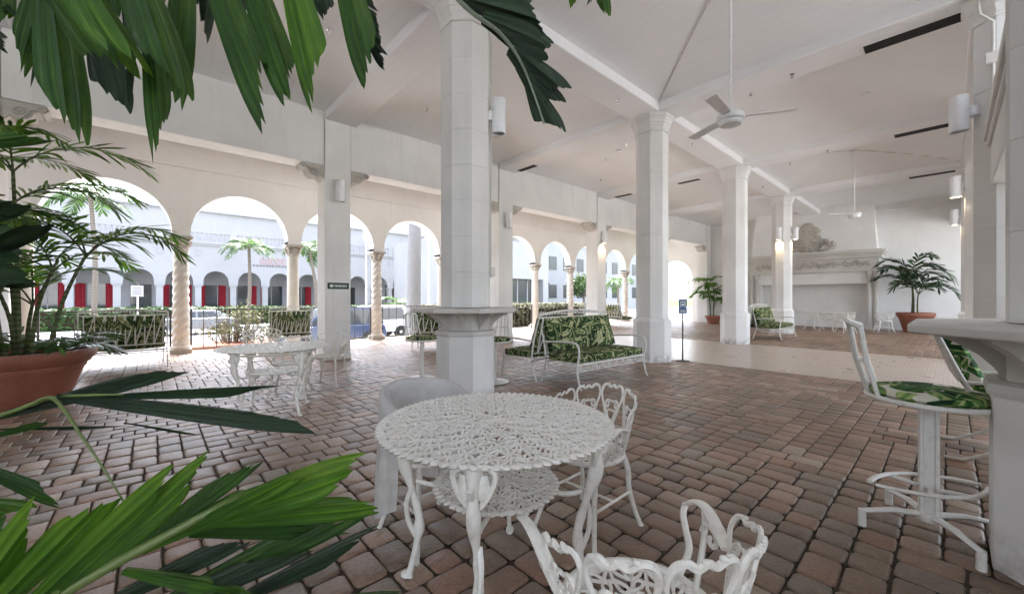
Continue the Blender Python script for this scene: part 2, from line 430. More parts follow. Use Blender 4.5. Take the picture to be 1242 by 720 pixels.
M['brickred'] = flat('red_brick', (0.28, 0.11, 0.07), 0.85, nz=0.35, sc_=12)
M['rubber'] = flat('tyre_rubber', (0.02, 0.02, 0.02), 0.8)
M['chrome'] = flat('wheel_metal', (0.5, 0.5, 0.52), 0.25, metal=0.9)
def carpaint(n, c): return flat(n, c, 0.2, 0.6, nz=0.03)
M['signgreen'] = flat('dark_sign_panel', (0.012, 0.03, 0.024), 0.4)
M['signblue'] = flat('blue_sign_panel', (0.03, 0.07, 0.17), 0.4)
M['signwhite'] = flat('sign_lettering', (0.62, 0.66, 0.64), 0.5)
M['signred'] = flat('red_wall_lettering', (0.42, 0.22, 0.21), 0.6)
M['signgrey'] = flat('dark_wall_lettering', (0.12, 0.11, 0.12), 0.6)

# ================================================================== STRUCTURE
XW = 18.5                 # end wall
YL, YR, YA = 4.55, -4.44, 7.66
ZB = 4.75                 # beam soffit
STREET = -0.9
# ---- ground
struct(obj('ground', MB().add([(-400,-400,-1.3),(400,-400,-1.3),(400,400,-1.3),(-400,400,-1.3)], [(0,1,2,3)]), M['lawn']))
struct(obj('road', MB().box(-120, 13.0, -1.28, 120, 29.5, STREET), M['asphalt']))
struct(obj('terrace', MB().box(-60, -60, -1.27, 60, -10.0, -0.12), M['walk']))  # unseen paving added to bounce sunlight up into the hall
struct(obj('terrace', MB().box(-60, -10, -1.27, -14.0, 8.0, -0.12), M['walk']))
struct(obj('pavement', MB().box(-120, 8.06, -1.27, 120, 13.0, STREET+0.14), M['walk']))
pv2 = struct(obj('pavement', MB().box(-120, 29.5, -1.27, 120, 36.0, STREET+0.16), M['walk']))
# ---- floor of the hall
floor = struct(obj('floor', MB().box(-14, -10, -1.25, 19.2, 8.05, -0.0125), M['sand']))
S0, S1 = 4.95, 9.02
strip = obj('tile_strip', MB().box(S0, -10, -0.0115, S1, 8.04, 0.0), M['strip'], floor)
G = 0.0762
def pave(x0, x1, y0, y1, seed):
    rg = random.Random(seed)
    nx, ny = int(round((x1-x0)/G)), int(round((y1-y0)/G))
    occ = [[False]*ny for _ in range(nx)]
    out = []
    for i in range(nx):
        for j in range(ny):
            if occ[i][j]: continue
            opts = [(2,3),(2,3),(2,3),(2,3),(2,2),(2,2),(2,2),(3,2)] if rg.random() < 0.93 else [(2,2)]
            rg.shuffle(opts)
            opts = opts + [(2,2),(2,1),(1,2),(1,1),(1,3)]
            for a, b in opts:
                if i+a <= nx and j+b <= ny and not any(occ[i+p][j+q] for p in range(a) for q in range(b)):
                    # do not leave a one-cell gap before the next taken cell
                    if b > 1 and j+b < ny and occ[i][j+b] is False and j+b+1 < ny and occ[i][j+b+1] and (a, b) != (1, 1):
                        continue
                    for p in range(a):
                        for q in range(b): occ[i+p][j+q] = True
                    out.append((x0+i*G, y0+j*G, a, b)); break
            else:
                occ[i][j] = True; out.append((x0+i*G, y0+j*G, 1, 1))
    return out
def paver_shape(a, b, rg, fine):
    J = 0.0048 if fine else 0.0042
    hx, hy = a*G/2-J, b*G/2-J
    if fine:
        rad = min(0.026, hx*0.6, hy*0.6)
        def ring(ins, z, jit=0.0):
            pts = []
            for sx, sy, a0 in ((1,1,0),(-1,1,90),(-1,-1,180),(1,-1,270)):
                for k in (0, 45, 90):
                    an = R(a0+k); r = max(rad-ins*0.4, 0.004)
                    pts.append((sx*(hx-rad)+ (r+rad-ins-r)*math.cos(an), sy*(hy-rad)+(rad-ins)*math.sin(an), z))
            return pts
        base = ring(0.0, -0.05); w = [(rg.uniform(-.0025,.0025), rg.uniform(-.0025,.0025)) for _ in base]
        def wob(r): return [(x+dx, y+dy, z) for (x,y,z),(dx,dy) in zip(r, w)]
        m = MB().loft([wob(base), wob(ring(0.0,-0.010)), wob(ring(0.004,-0.004)), wob(ring(0.011,-0.0005))], False, True)
        return m
    def rg4(ins, z): return [(-hx+ins,-hy+ins,z),(hx-ins,-hy+ins,z),(hx-ins,hy-ins,z),(-hx+ins,hy-ins,z)]
    return MB().loft([rg4(0,-0.03), rg4(0,-0.007), rg4(0.004,-0.0025), rg4(0.013,0)], False, True)
rg = random.Random(7)
pieces = pave(-7.0, S0-0.004, -7.0, 8.0, 3) 
pieces2 = pave(S1+0.01, 18.45, -7.0, 8.0, 4)
vis = []
for k, (x, y, a, b) in enumerate(pieces):
    cx, cy = x+a*G/2, y+b*G/2
    px, py, Z = proj(cx, cy, 0)
    hid = (px < 175 and py > 590)   # behind the foreground frond
    if Z > 0.9 and -30 < px < 1272 and py < 745 and not hid: vis.append((a*b/(Z**3), k))
vis.sort(reverse=True)
near = set(k for _, k in vis[:300])
cache = {}
for k in sorted(near):
    x, y, a, b = pieces[k]
    key = (a, b, rg.randint(0, 3))
    if key not in cache: cache[key] = paver_shape(a, b, rg, True).mesh('paver', 40)
    o = obj('paver', cache[key], M['paver'], floor)
    o.location = (x+a*G/2, y+b*G/2, rg.uniform(-0.004, 0.003))
    o.rotation_euler = (rg.gauss(0, .010), rg.gauss(0, .010), rg.gauss(0, .011))
far = MB()
fp = [p for k, p in enumerate(pieces) if k not in near] + pieces2
for x, y, a, b in fp:
    px, py, Z = proj(x, y, 0)
    if Z < -1.5: continue
    m = paver_shape(a, b, rg, False); cx, cy = x+a*G/2, y+b*G/2
    dz = rg.uniform(-0.003, 0.002); an = rg.gauss(0, .008); tx, ty = rg.gauss(0,.006), rg.gauss(0,.006); c_, s_ = math.cos(an), math.sin(an)
    far.add([(cx+c_*p[0]-s_*p[1], cy+s_*p[0]+c_*p[1], p[2]+dz+tx*p[0]+ty*p[1]) for p in m.v], m.f)
fo = obj('paver_field', far, M['paver_far'], floor, 50); fo['kind'] = 'stuff'

# ---- ceiling: beams and shallow pyramid panels
ceil = struct(obj('ceiling', MB().box(-13.8, -5.0, 5.36, XW+0.3, 8.0, 5.5), M['ceiling']))
XS = [-13.5, -9.0, -4.5, 0.0, 4.5, 9.0, 13.5, XW]
HB = 0.30
def beam(x0, y0, x1, y1, z0=ZB, z1=5.37):
    return obj('beam', MB().box(x0, y0, z0, x1, y1, z1), M['ceiling'], ceil, bevel=0.02)
for yc in (0.0, YR): beam(-13.8, yc-HB, XW+0.05, yc+HB)
for x in XS[1:-1]:
    beam(x-HB, YR+HB-0.01, x+HB, -HB+0.01, ZB+0.003)
    beam(x-HB, HB-0.01, x+HB, YL-0.24, ZB+0.003)
def panel(x0, x1, y0, y1, ze, za):
    cx, cy = (x0+x1)/2, (y0+y1)/2; vs = []; n = 12; mb = MB()
    for i in range(n+1):
        for j in range(n+1):
            s, t = -1+2*i/n, -1+2*j/n
            h = 1-max(abs(s), abs(t)); h = math.sin(h*PI/2)**0.9*0.55+h*0.45
            vs.append((cx+s*(x1-x0)/2, cy+t*(y1-y0)/2, ze+(za-ze)*h))
    fs = [(i*(n+1)+j, i*(n+1)+j+1, (i+1)*(n+1)+j+1, (i+1)*(n+1)+j) for i in range(n) for j in range(n)]
    mb.add(vs, fs)
    obj('ceiling_panel', mb, M['ceiling'], ceil, smooth=12)
for a, b in zip(XS[:-1], XS[1:]):
    e = 0.28
    panel(a+e, b-(e if b < XW else -0.02), YR+e, -e, ZB+0.16, 5.24)
    panel(a+e, b-(e if b < XW else -0.02), e, YL-0.2, ZB+0.16, 5.14)
struct(obj('light_block_roof', MB().box(-13.8, -7.6, 4.5, XW+0.3, -5.0, 4.7), M['plaster']))  # unseen roof added to cut the light coming in from the right
light_block = thing('light_block_wall', 'unseen plain white wall added behind the bar piers to block light', 'wall', (0, 0, 0))  # walls and posts added out of view to hold back light
obj('wall_face', MB().box(-13.8, -7.6, -0.5, -13.5, 7.4, 5.34), M['plaster'], light_block)  # added behind the camera, blocks light from the open hall end
obj('wall_face', MB().box(-4.0, -7.6, -0.5, 1.6, -7.3, 4.49), M['plaster'], light_block)  # added out of view, keeps side light off the near furniture
for x in (-9.0, -4.5, 4.5, 9.0, 13.5):
    obj('post', MB().box(x-0.2, -7.6, -0.5, x+0.2, -7.25, 4.49), M['plaster'], light_block)
# black slot diffusers let into the soffits
for x, nm in ((4.5, 'by the pier with the conduit'), (9.0, 'by the second right pier'), (13.5, 'by the last right pier')):
    tag(obj('slot_diffuser', MB().cbox(x+0.05, -4.35, ZB-0.004, x+0.285, -3.15, ZB+0.05, 0.002), M['black']),
        'long black slot vent in the ceiling beam '+nm, 'vent', 'black slot vents in the beam soffits')
for x, y in ((4.72, 3.75), (9.2, 1.35), (9.2, 3.6)):
    tag(obj('slot_diffuser', MB().cbox(x-0.08, y-0.32, ZB-0.004, x+0.08, y+0.32, ZB+0.05, 0.002), M['black']),
        'short black vent let into the ceiling beam over the leaf print benches side', 'vent', 'short black vents in the left ceiling bays')

# ---- header along the arcade side and the walkway ceiling
def xspan_wall(mb, y0, y1, z0, z1, x0, x1): mb.box(x0, y0, z0, x1, y1, z1)
h = thing('header_beam', 'deep plain white header beam spanning the square pillars on the arcade side', 'beam', (0, YL, 3.85))
for a, b in zip(XS[:-1], XS[1:]):
    obj('header_panel', MB().box(a+0.20, -0.22, 0, b-0.32, 0.22, 1.52), M['pillar'], h, bevel=0.008)
struct(obj('walkway_ceiling', MB().box(-13.5, YL+0.225, 4.78, XW, YA-0.175, 4.9), M['plaster']))
# ---- square pillars
plab = ['plain square white pillar carrying the header near the big terracotta pot',
        'square white pillar with the small dark sign on its face',
        'square white pillar behind the column with the drinks ledge',
        'square white pillar standing behind the back to back leaf print benches',
        'square white pillar half hidden behind a paneled column',
        'square white pillar against the end wall beside the potted palm']
def corbel(sgn):
    # scrolled bracket, extruded in y, projecting along sgn*x from the pillar side
    prof = [(0,0),(0.40,0),(0.42,-0.05),(0.37,-0.10),(0.33,-0.085),(0.29,-0.10),(0.27,-0.16),(0.22,-0.21),(0.15,-0.23),(0.08,-0.20),(0.05,-0.24),(0,-0.27)]
    m = MB()
    for w, ins in ((0.17, 0.0), (0.20, 0.03)):
        q = [(sgn*max(0, x-ins*(1 if x > 0.1 else 0)), z+ins*0.5*(z < -0.05)) for x, z in prof]
        A = [(x, -w, z) for x, z in q]; B = [(x, w, z) for x, z in q]
        m.loft([A, B])
    for (cx, cz, r) in ((0.35, -0.05, 0.045), (0.16, -0.13, 0.075)):
        for yy in (-0.205, 0.205):
            pts = [(sgn*(cx+r*(1-k/14)*math.cos(k*0.75)), yy, cz+r*(1-k/14)*math.sin(k*0.75)) for k in range(13)]
            m.tube(pts, 0.014, 5)
    return m
crb = {}
for i, x in enumerate([-4.5, 0.0, 4.5, 9.0, 13.5, XW-0.25]):
    t = thing('pillar', plab[i], 'pillar', (x-0.06, YL, 0), 0, 'square pillars along the arcade side')
    obj('shaft', MB().box(-0.25, -0.25, 0.12, 0.25, 0.25, 5.34), M['pillar'], t, bevel=0.012)
    obj('plinth', MB().box(-0.262, -0.262, 0, 0.262, 0.262, 0.118), M['pillar'], t, bevel=0.008)
    for s in (-1, 1):
        if s > 0 and i == 5: continue
        if s not in crb: crb[s] = corbel(s).mesh('corbel', 30)
        o = obj('corbel', crb[s], M['carved'], t); o.location = (s*0.25, 0, 3.848)
# ---- arcade wall
AX = [9.0 + 2.27*k for k in range(-6, 5)]          # column positions
ZS, ZT = 2.62, 5.34
aw = thing('arcade_wall', 'cream arcade wall of round arches carried on columns along the street', 'wall', (0, YA, 0))
mb = MB(); T = 0.17; NA = 20
def rect(x0, x1, z0, z1): mb.box(x0, -T, z0, x1, T, z1)
HWID = 0.16
rect(-13.8, AX[0]+HWID, ZS, ZT); rect(AX[-1]-HWID, XW, ZS, ZT)
for x in AX[1:-1]: rect(x-HWID, x+HWID, ZS, ZT)
for a, b in zip(AX[:-1], AX[1:]):
    x0, x1 = a+HWID, b-HWID; cx = (x0+x1)/2; r = (x1-x0)/2; st = 0.07
    pts = [(x0, ZS)] + [(cx - r*math.cos(PI*k/NA), ZS+st + r*math.sin(PI*k/NA)*1.0) for k in range(NA+1)] + [(x1, ZS)]
    for (xa, za), (xb, zb) in zip(pts[:-1], pts[1:]):
        mb.quad((xa,-T,za),(xb,-T,zb),(xb,-T,ZT),(xa,-T,ZT)) if xb > xa+1e-6 else None
        mb.quad((xb,T,zb),(xa,T,za),(xa,T,ZT),(xb,T,ZT)) if xb > xa+1e-6 else None
        mb.quad((xa,-T,za),(xa,T,za),(xb,T,zb),(xb,-T,zb))
obj('arch_wall', mb, M['plaster'], aw, smooth=30)
obj('wall_end', MB().box(-13.8, -T, -0.5, AX[0]-0.16, T, ZS-0.002), M['plaster'], aw)
obj('fillet', MB().box(-13.8, -T-0.025, 4.13, XW, -T+0.005, 4.17), M['plaster'], aw, bevel=0.008)
struct(obj('plinth_step', MB().box(-14, 8.052, -1.26, 19.2, 8.35, -0.12), M['kerb']))
# ---- arcade columns
def arcade_col(twist):
    t = bpy.data.objects.new('arcade_column', None); col.objects.link(t)
    obj('plinth', MB().box(-0.19,-0.19,-0.02,0.19,0.19,0.10), M['carved'], t, bevel=0.01)
    obj('base', MB().lathe([(0.185,0.10),(0.195,0.13),(0.18,0.165),(0.155,0.18),(0.15,0.20),(0.165,0.215),(0.165,0.235),(0.14,0.25)], 24), M['arcade_col'], t, 40)
    m = MB(); n = 32; rings = []
    for k in range(121):
        z = 0.245 + (2.33-0.245)*k/120; r = 0.146-0.014*(k/120)
        ring = []
        for i in range(n):
            th = 2*PI*i/n
            rr = r*(1+(0.20*abs(math.sin(2*th - 17*z))-0.10 if twist else 0.0))
            ring.append((rr*math.cos(th), rr*math.sin(th), z))
        rings.append(ring)
    m.loft(rings); obj('twisted_shaft' if twist else 'shaft', m, M['arcade_col'], t, 50)
    c = MB(); c.lathe([(0.130,2.33),(0.150,2.34),(0.150,2.365),(0.128,2.375),(0.13,2.40),(0.15,2.47),(0.185,2.53)], 24)
    for k in range(8):
        a = k*PI/4; d = Vector((math.cos(a), math.sin(a), 0))
        c.tube([d*0.12+Vector((0,0,2.385)), d*0.155+Vector((0,0,2.43)), d*0.165+Vector((0,0,2.48)), d*0.20+Vector((0,0,2.505)), d*0.205+Vector((0,0,2.48))], [0.03,0.035,0.032,0.026,0.012], 6)
    for k in range(4):
        a = PI/4+k*PI/2; d = Vector((math.cos(a), math.sin(a), 0)); s_ = Vector((-d.y, d.x, 0))
        c.tube([d*0.19+Vector((0,0,2.53))+Vector((0,0,1))*0.035*math.sin(q*0.8)*(1-q/12)+d*0.04*math.cos(q*0.8)*(1-q/12) for q in range(10)], 0.016, 5)
    obj('capital', c, M['carved'], t, 40)
    obj('abacus', MB().box(-0.205,-0.205,2.55,0.205,0.205,2.618), M['carved'], t, bevel=0.015)
    return t
pro = {}
for i, x in enumerate(AX[:-1]):
    tw = (i % 2 == 1)
    if tw not in pro: o = pro[tw] = arcade_col(tw)
    else: o = copy_tree(pro[tw])
    o.location = (x, YA, 0); o.rotation_euler = (0, 0, 0)
    tag(o, 'spiral twisted stone column with carved capital under the street arcade arches' if tw else 'smooth round stone column with carved capital under the street arcade arches',
        'column', 'twisted arcade columns' if tw else 'smooth arcade columns')
# ---- end wall, with the walkway arch
ew = thing('end_wall', 'tall white end wall behind the big fireplace', 'wall', (XW, 0, 0))
obj('wall_face', MB().box(0, -7.0, -0.5, 0.3, YL+0.3, 5.34), M['plaster'], ew)
obj('cornice', MB().box(-0.06, YR+0.2, 4.62, -0.001, -0.5, 4.70), M['plaster'], ew, bevel=0.012)
obj('skirting', MB().box(-0.03, YR-0.3, 0.0, -0.001, YL-0.25, 0.62), M['plaster'], ew, bevel=0.01)
mb = MB(); ya, yb, zs = YL+0.75, YA-0.45, 2.3
def wbox(y0, y1, z0, z1): mb.box(0.02, y0, z0, 0.28, y1, z1)
wbox(YL+0.302, ya, -0.5, 5.34); wbox(yb, YA-T-0.001, -0.5, 5.34)
cy, r = (ya+yb)/2, (yb-ya)/2
pts = [(cy-r*math.cos(PI*k/16), zs+r*math.sin(PI*k/16)) for k in range(17)]
for (y0, z0), (y1, z1) in zip(pts[:-1], pts[1:]):
    mb.quad((0.02,y1,z1),(0.02,y0,z0),(0.02,y0,5.34),(0.02,y1,5.34)); mb.quad((0.28,y0,z0),(0.28,y1,z1),(0.28,y1,5.34),(0.28,y0,5.34))
    mb.quad((0.02,y0,z0),(0.02,y1,z1),(0.28,y1,z1),(0.28,y0,z0))
obj('walkway_arch', mb, M['plaster'], ew, smooth=30)

# ---- octagonal columns
def column(name, label, x, y, ledge=False, group=None, h0=0.80):
    t = thing(name, label, 'column', (x, y, 0), 0, group)
    obj('base', MB().loft([octring(0.665,0), octring(0.665,h0-0.02), octring(0.655,h0), octring(0.59, h0+0.05), octring(0.565, h0+0.055)]), M['column'], t, bevel=0.006)
    z = h0+0.056; z1 = 4.42; n = 9; st = (z1-z)/n
    if ledge: z = 1.125; n = 8; st = (z1-z)/n
    key = ('blk', round(st, 4))
    if key not in cache: cache[key] = MB().loft([octring(0.556,0.0005), octring(0.562,0.004), octring(0.562,st-0.004), octring(0.556,st-0.0005)]).mesh('shaft_block')
    for k in range(n):
        o = obj('shaft_block', cache[key], M['column'], t); o.location = (0, 0, z+k*st)
    if 'cap' not in cache:
        lv = [(0.562,4.42),(0.60,4.425),(0.605,4.455),(0.575,4.465),(0.58,4.50),(0.63,4.545),(0.635,4.575),(0.66,4.58),(0.675,4.62),(0.72,4.68),(0.755,4.695),(0.76,4.742),(0.75,4.7485)]
        cache['cap'] = MB().loft([octring(w, zz) for w, zz in lv]).mesh('capital')
    obj('capital', cache['cap'], M['column'], t, bevel=0.004)
    return t
CG = 'octagonal columns down the middle of the hall'
colA = column('column', 'octagonal white column rising from the drinks ledge behind the round table', 0, 0, True)
colB = column('column', 'octagonal white column at the edge of the pale tiled strip, by the blue sign stand', 4.5, 0)
colC = column('column', 'octagonal white column between the tiled strip and the far leaf print seats', 9.0, 0)
colD = column('column', 'octagonal white column with two lit sconces before the fireplace', 13.5, 0)
column('column', 'octagonal white column beside the bright palm fronds', -4.5, 0)
pierN = column('column', 'octagonal white pier rising from the bar ledge beside the leaf print stool', 0.15, YR, True)
pier = [column('column', 'octagonal white pier on the right side of the hall with a cylinder sconce', x, YR, group='right side piers') for x in (4.5, 9.0, 13.5)]
for o in pier: o['category'] = 'pier'
def ledge(x, y, label):
    t = thing('bar_ledge', label, 'bar ledge', (x, y, 0))
    W = 1.21
    obj('top', MB().loft([octring(W-0.02,1.068), octring(W,1.074), octring(W,1.108), octring(W-0.024,1.1215)]), M['counter'], t, bevel=0.004)
    obj('neck', MB().loft([octring(0.575,0.862), octring(0.575,1.0675)]), M['counter'], t)
    obj('moulding', MB().loft([octring(0.70,0.80), octring(0.705,0.815), octring(0.69,0.85), octring(0.62,0.8605)]), M['counter'], t)
    prof = [(0,0),(0.225,0),(0.226,-0.02),(0.16,-0.05),(0.085,-0.105),(0.035,-0.165),(0.02,-0.195),(0,-0.197)]
    bk = MB().loft([[(x_, -0.022, z) for x_, z in prof], [(x_, 0.022, z) for x_, z in prof]]).mesh('bracket')
    for k in range(8):
        o = obj('bracket', bk, M['counter'], t); a = k*PI/4
        o.location = (0.285*math.cos(a), 0.285*math.sin(a), 1.0675); o.rotation_euler = (0, 0, a)
ledge(0, 0, 'octagonal grey drinks ledge on brackets around the middle column')
ledge(0.15, YR, 'octagonal grey bar ledge on brackets around the right hand pier')
# ---- bulkhead between the right piers
bh = thing('bulkhead', 'low white bulkhead with stepped moulding between the right piers', 'bulkhead', (0, YR, 0))
obj('panel', MB().box(0.45, -0.16, 2.52, 4.21, 0.16, 3.55), M['pillar'], bh, bevel=0.006)
for k, (zz, d) in enumerate(((2.95, 0.03), (3.02, 0.055), (3.10, 0.03))):
    obj('moulding', MB().box(0.46, 0.161, zz, 4.20, 0.161+d, zz+0.045), M['pillar'], bh, bevel=0.008)
for x0, x1 in ((4.79, 8.71), (9.29, 13.21), (13.79, 18.48)):
    obj('panel', MB().box(x0, -0.20, 3.85, x1, 0.20, 4.746), M['pillar'], bh, bevel=0.006)

# ---- fireplace
fp = thing('fireplace', 'huge white fireplace with carved frieze and tapering chimney breast', 'fireplace', (XW-0.001, 0.08, 0))
obj('chimney_breast', MB().loft([[(-0.72,-2.15,3.12),(0,-2.15,3.12),(0,2.15,3.12),(-0.72,2.15,3.12)],[(-0.55,-1.99,5.3),(0,-1.99,5.3),(0,1.99,5.3),(-0.55,1.99,5.3)]]), M['plaster'], fp)
def fbox(n, d, y0, y1, z0, z1, m='frieze', b=0.012): return obj(n, MB().box(-d, y0, z0, -0.001, y1, z1), M[m], fp, bevel=b)
fbox('mantel_shelf', 0.98, -2.42, 2.42, 3.00, 3.08); fbox('mantel_shelf', 0.92, -2.36, 2.36, 2.93, 2.998)
fbox('cornice', 0.86, -2.30, 2.30, 2.80, 2.929); obj('breast_foot', MB().box(-0.86,-2.3,3.081,-0.001,2.3,3.119), M['frieze'], fp)
fbox('frieze', 0.78, -2.22, 2.22, 2.36, 2.799); fbox('moulding', 0.83, -2.27, 2.27, 2.28, 2.359)
fbox('lintel', 0.70, -2.14, 2.14, 1.80, 2.279, 'plaster')
obj('back_panel', MB().box(-0.06, -1.85, 0.63, -0.04, 1.85, 1.81), M['plaster'], fp)
for s in (-1, 1):
    obj('jamb', MB().box(-0.60, min(s*1.84, s*2.12), 0, -0.031, max(s*1.84, s*2.12), 1.798), M['plaster'], fp, bevel=0.01)
    for k in (0, 1):
        obj('colonette', MB().lathe([(0.11,0),(0.11,0.12),(0.085,0.15),(0.075,0.2),(0.07,2.02),(0.085,2.04),(0.08,2.08),(0.11,2.16),(0.12,2.277)], 14, (-0.74, s*(1.93+0.20*k), 0)), M['frieze'], fp, 40)
cv = MB(); rr = random.Random(5)
for k in range(60):
    y = -1.9+3.8*k/59; a0 = rr.uniform(0, 6.3); sg = rr.choice((-1, 1)); zc = 2.58+rr.uniform(-0.06, 0.06)
    cv.tube([(-0.785, y+0.075*(1-q/9)*math.cos(a0+sg*q*0.75), zc+0.10*(1-q/9)*math.sin(a0+sg*q*0.75)) for q in range(8)], [0.028,0.028,0.026,0.024,0.022,0.02,0.016,0.012], 5)
o = obj('frieze_carving', cv, M['carved'], fp, 50)
# coat of arms over the mantel
ca = thing('coat_of_arms', 'carved stone coat of arms on the chimney breast', 'carving', (XW-0.66, 0.12, 3.25))
cm = MB(); rr = random.Random(11)
def half(z): return 0.98*max(0.03, (1-(z/1.12)**1.35))*(0.82+0.18*math.sin(z*9))
for k in range(300):
    z = 1.06*rr.random()**1.3; w = half(z); y = rr.uniform(-w, w)
    an = rr.uniform(0, PI)
    if abs(y) < 0.24 and 0.12 < z < 0.62: continue
    x = 0.055*z/1.1-rr.uniform(-0.01, 0.09)
    if rr.random() < 0.55:
        cm.tube([(x-0.03-0.03*math.sin(q/7*PI), y+0.09*(1-q/10)*math.cos(an+q*0.7), z+0.09*(1-q/10)*math.sin(an+q*0.7)) for q in range(8)], [0.03,0.034,0.034,0.03,0.028,0.024,0.02,0.014], 6)
    else:
        cm.ell((x-0.02, y, z), (0.08, 0.12, 0.07), 8, 5, Matrix.Rotation(an, 3, 'X'))
obj('carved_foliage', cm, M['carved'], ca, 50)
sh = [(0,-0.02),(0.17,0.10),(0.22,0.28),(0.22,0.50),(0.10,0.53),(0,0.49),(-0.10,0.53),(-0.22,0.50),(-0.22,0.28),(-0.17,0.10)]
obj('shield', MB().loft([[(0.02,y,z+0.1) for y,z in sh],[(-0.09,y,z+0.1) for y,z in sh],[(-0.12,y*0.8,z*0.8+0.15) for y,z in sh]]), M['carved'], ca, 40)

# ================================================================== FURNITURE
# ---- cast metal round table
def teardrop(mb, c, ang, L, W, r, z, n=10, k=1.0):
    # closed teardrop loop in the xy plane pointing outwards along ang
    d = Vector((math.cos(ang), math.sin(ang), 0)); s_ = Vector((-d.y, d.x, 0)); pts = []
    for i in range(n):
        t = 2*PI*i/n
        x = -math.cos(t); y = math.sin(t)*(0.55-0.45*math.cos(t)*k)
        pts.append(Vector((c[0], c[1], z)) + d*(x*L/2) + s_*(y*W/2))
    mb.tube(pts, r, 5, closed=True, flat=(1, 0.8))
def lattice_disc(Rm, z, r=0.0055, rings=9, rim=0.012, seed=1):
    mb = MB(); rg_ = random.Random(seed)
    step = (Rm-rim)/(rings+0.4)
    for k in range(8): teardrop(mb, (0.6*step*math.cos(k*PI/4), 0.6*step*math.sin(k*PI/4)), k*PI/4, step*1.25, step*0.75, r*1.05, z)
    for q in range(1, rings):
        rad = step*(q+0.55); n = max(8, int(2*PI*rad/(step*0.92)/2)*2)
        for i in range(n):
            a = 2*PI*(i+0.5*(q % 2))/n
            fl = PI if (i+q) % 3 == 0 else 0.0
            tw = (0.55 if i % 2 else -0.55)*(1 if q % 2 else -1)+rg_.uniform(-.15,.15)
            teardrop(mb, (rad*math.cos(a), rad*math.sin(a)), a+tw+fl, step*1.28, step*0.86, r, z+rg_.uniform(-.001,.001))
            if i % 2 == 0:
                a2 = a+PI/n
                mb.ell(((rad+step*0.42)*math.cos(a2), (rad+step*0.42)*math.sin(a2), z+0.002), (step*0.2, step*0.12, r*1.0), 7, 4, Matrix.Rotation(a2+tw, 3, 'Z'))
        if q % 3 == 0: mb.tube([((rad+step*0.5)*math.cos(2*PI*i/48), (rad+step*0.5)*math.sin(2*PI*i/48), z-0.003) for i in range(48)], r*0.75, 5, closed=True)
    n = int(2*PI*Rm/0.034)
    for i in range(n):
        a = 2*PI*i/n
        mb.ell(((Rm-0.012)*math.cos(a), (Rm-0.012)*math.sin(a), z), (0.019, 0.015, 0.008), 7, 4, Matrix.Rotation(a, 3, 'Z'))
    mb.tube([((Rm-rim*2)*math.cos(2*PI*i/64), (Rm-rim*2)*math.sin(2*PI*i/64), z-0.004) for i in range(64)], 0.008, 6, closed=True)
    for k in range(6):
        a = k*PI/3+0.2
        mb.tube([(0.08*math.cos(a), 0.08*math.sin(a), z-0.008), ((Rm-rim)*math.cos(a), (Rm-rim)*math.sin(a), z-0.008)], 0.008, 5)
    return mb
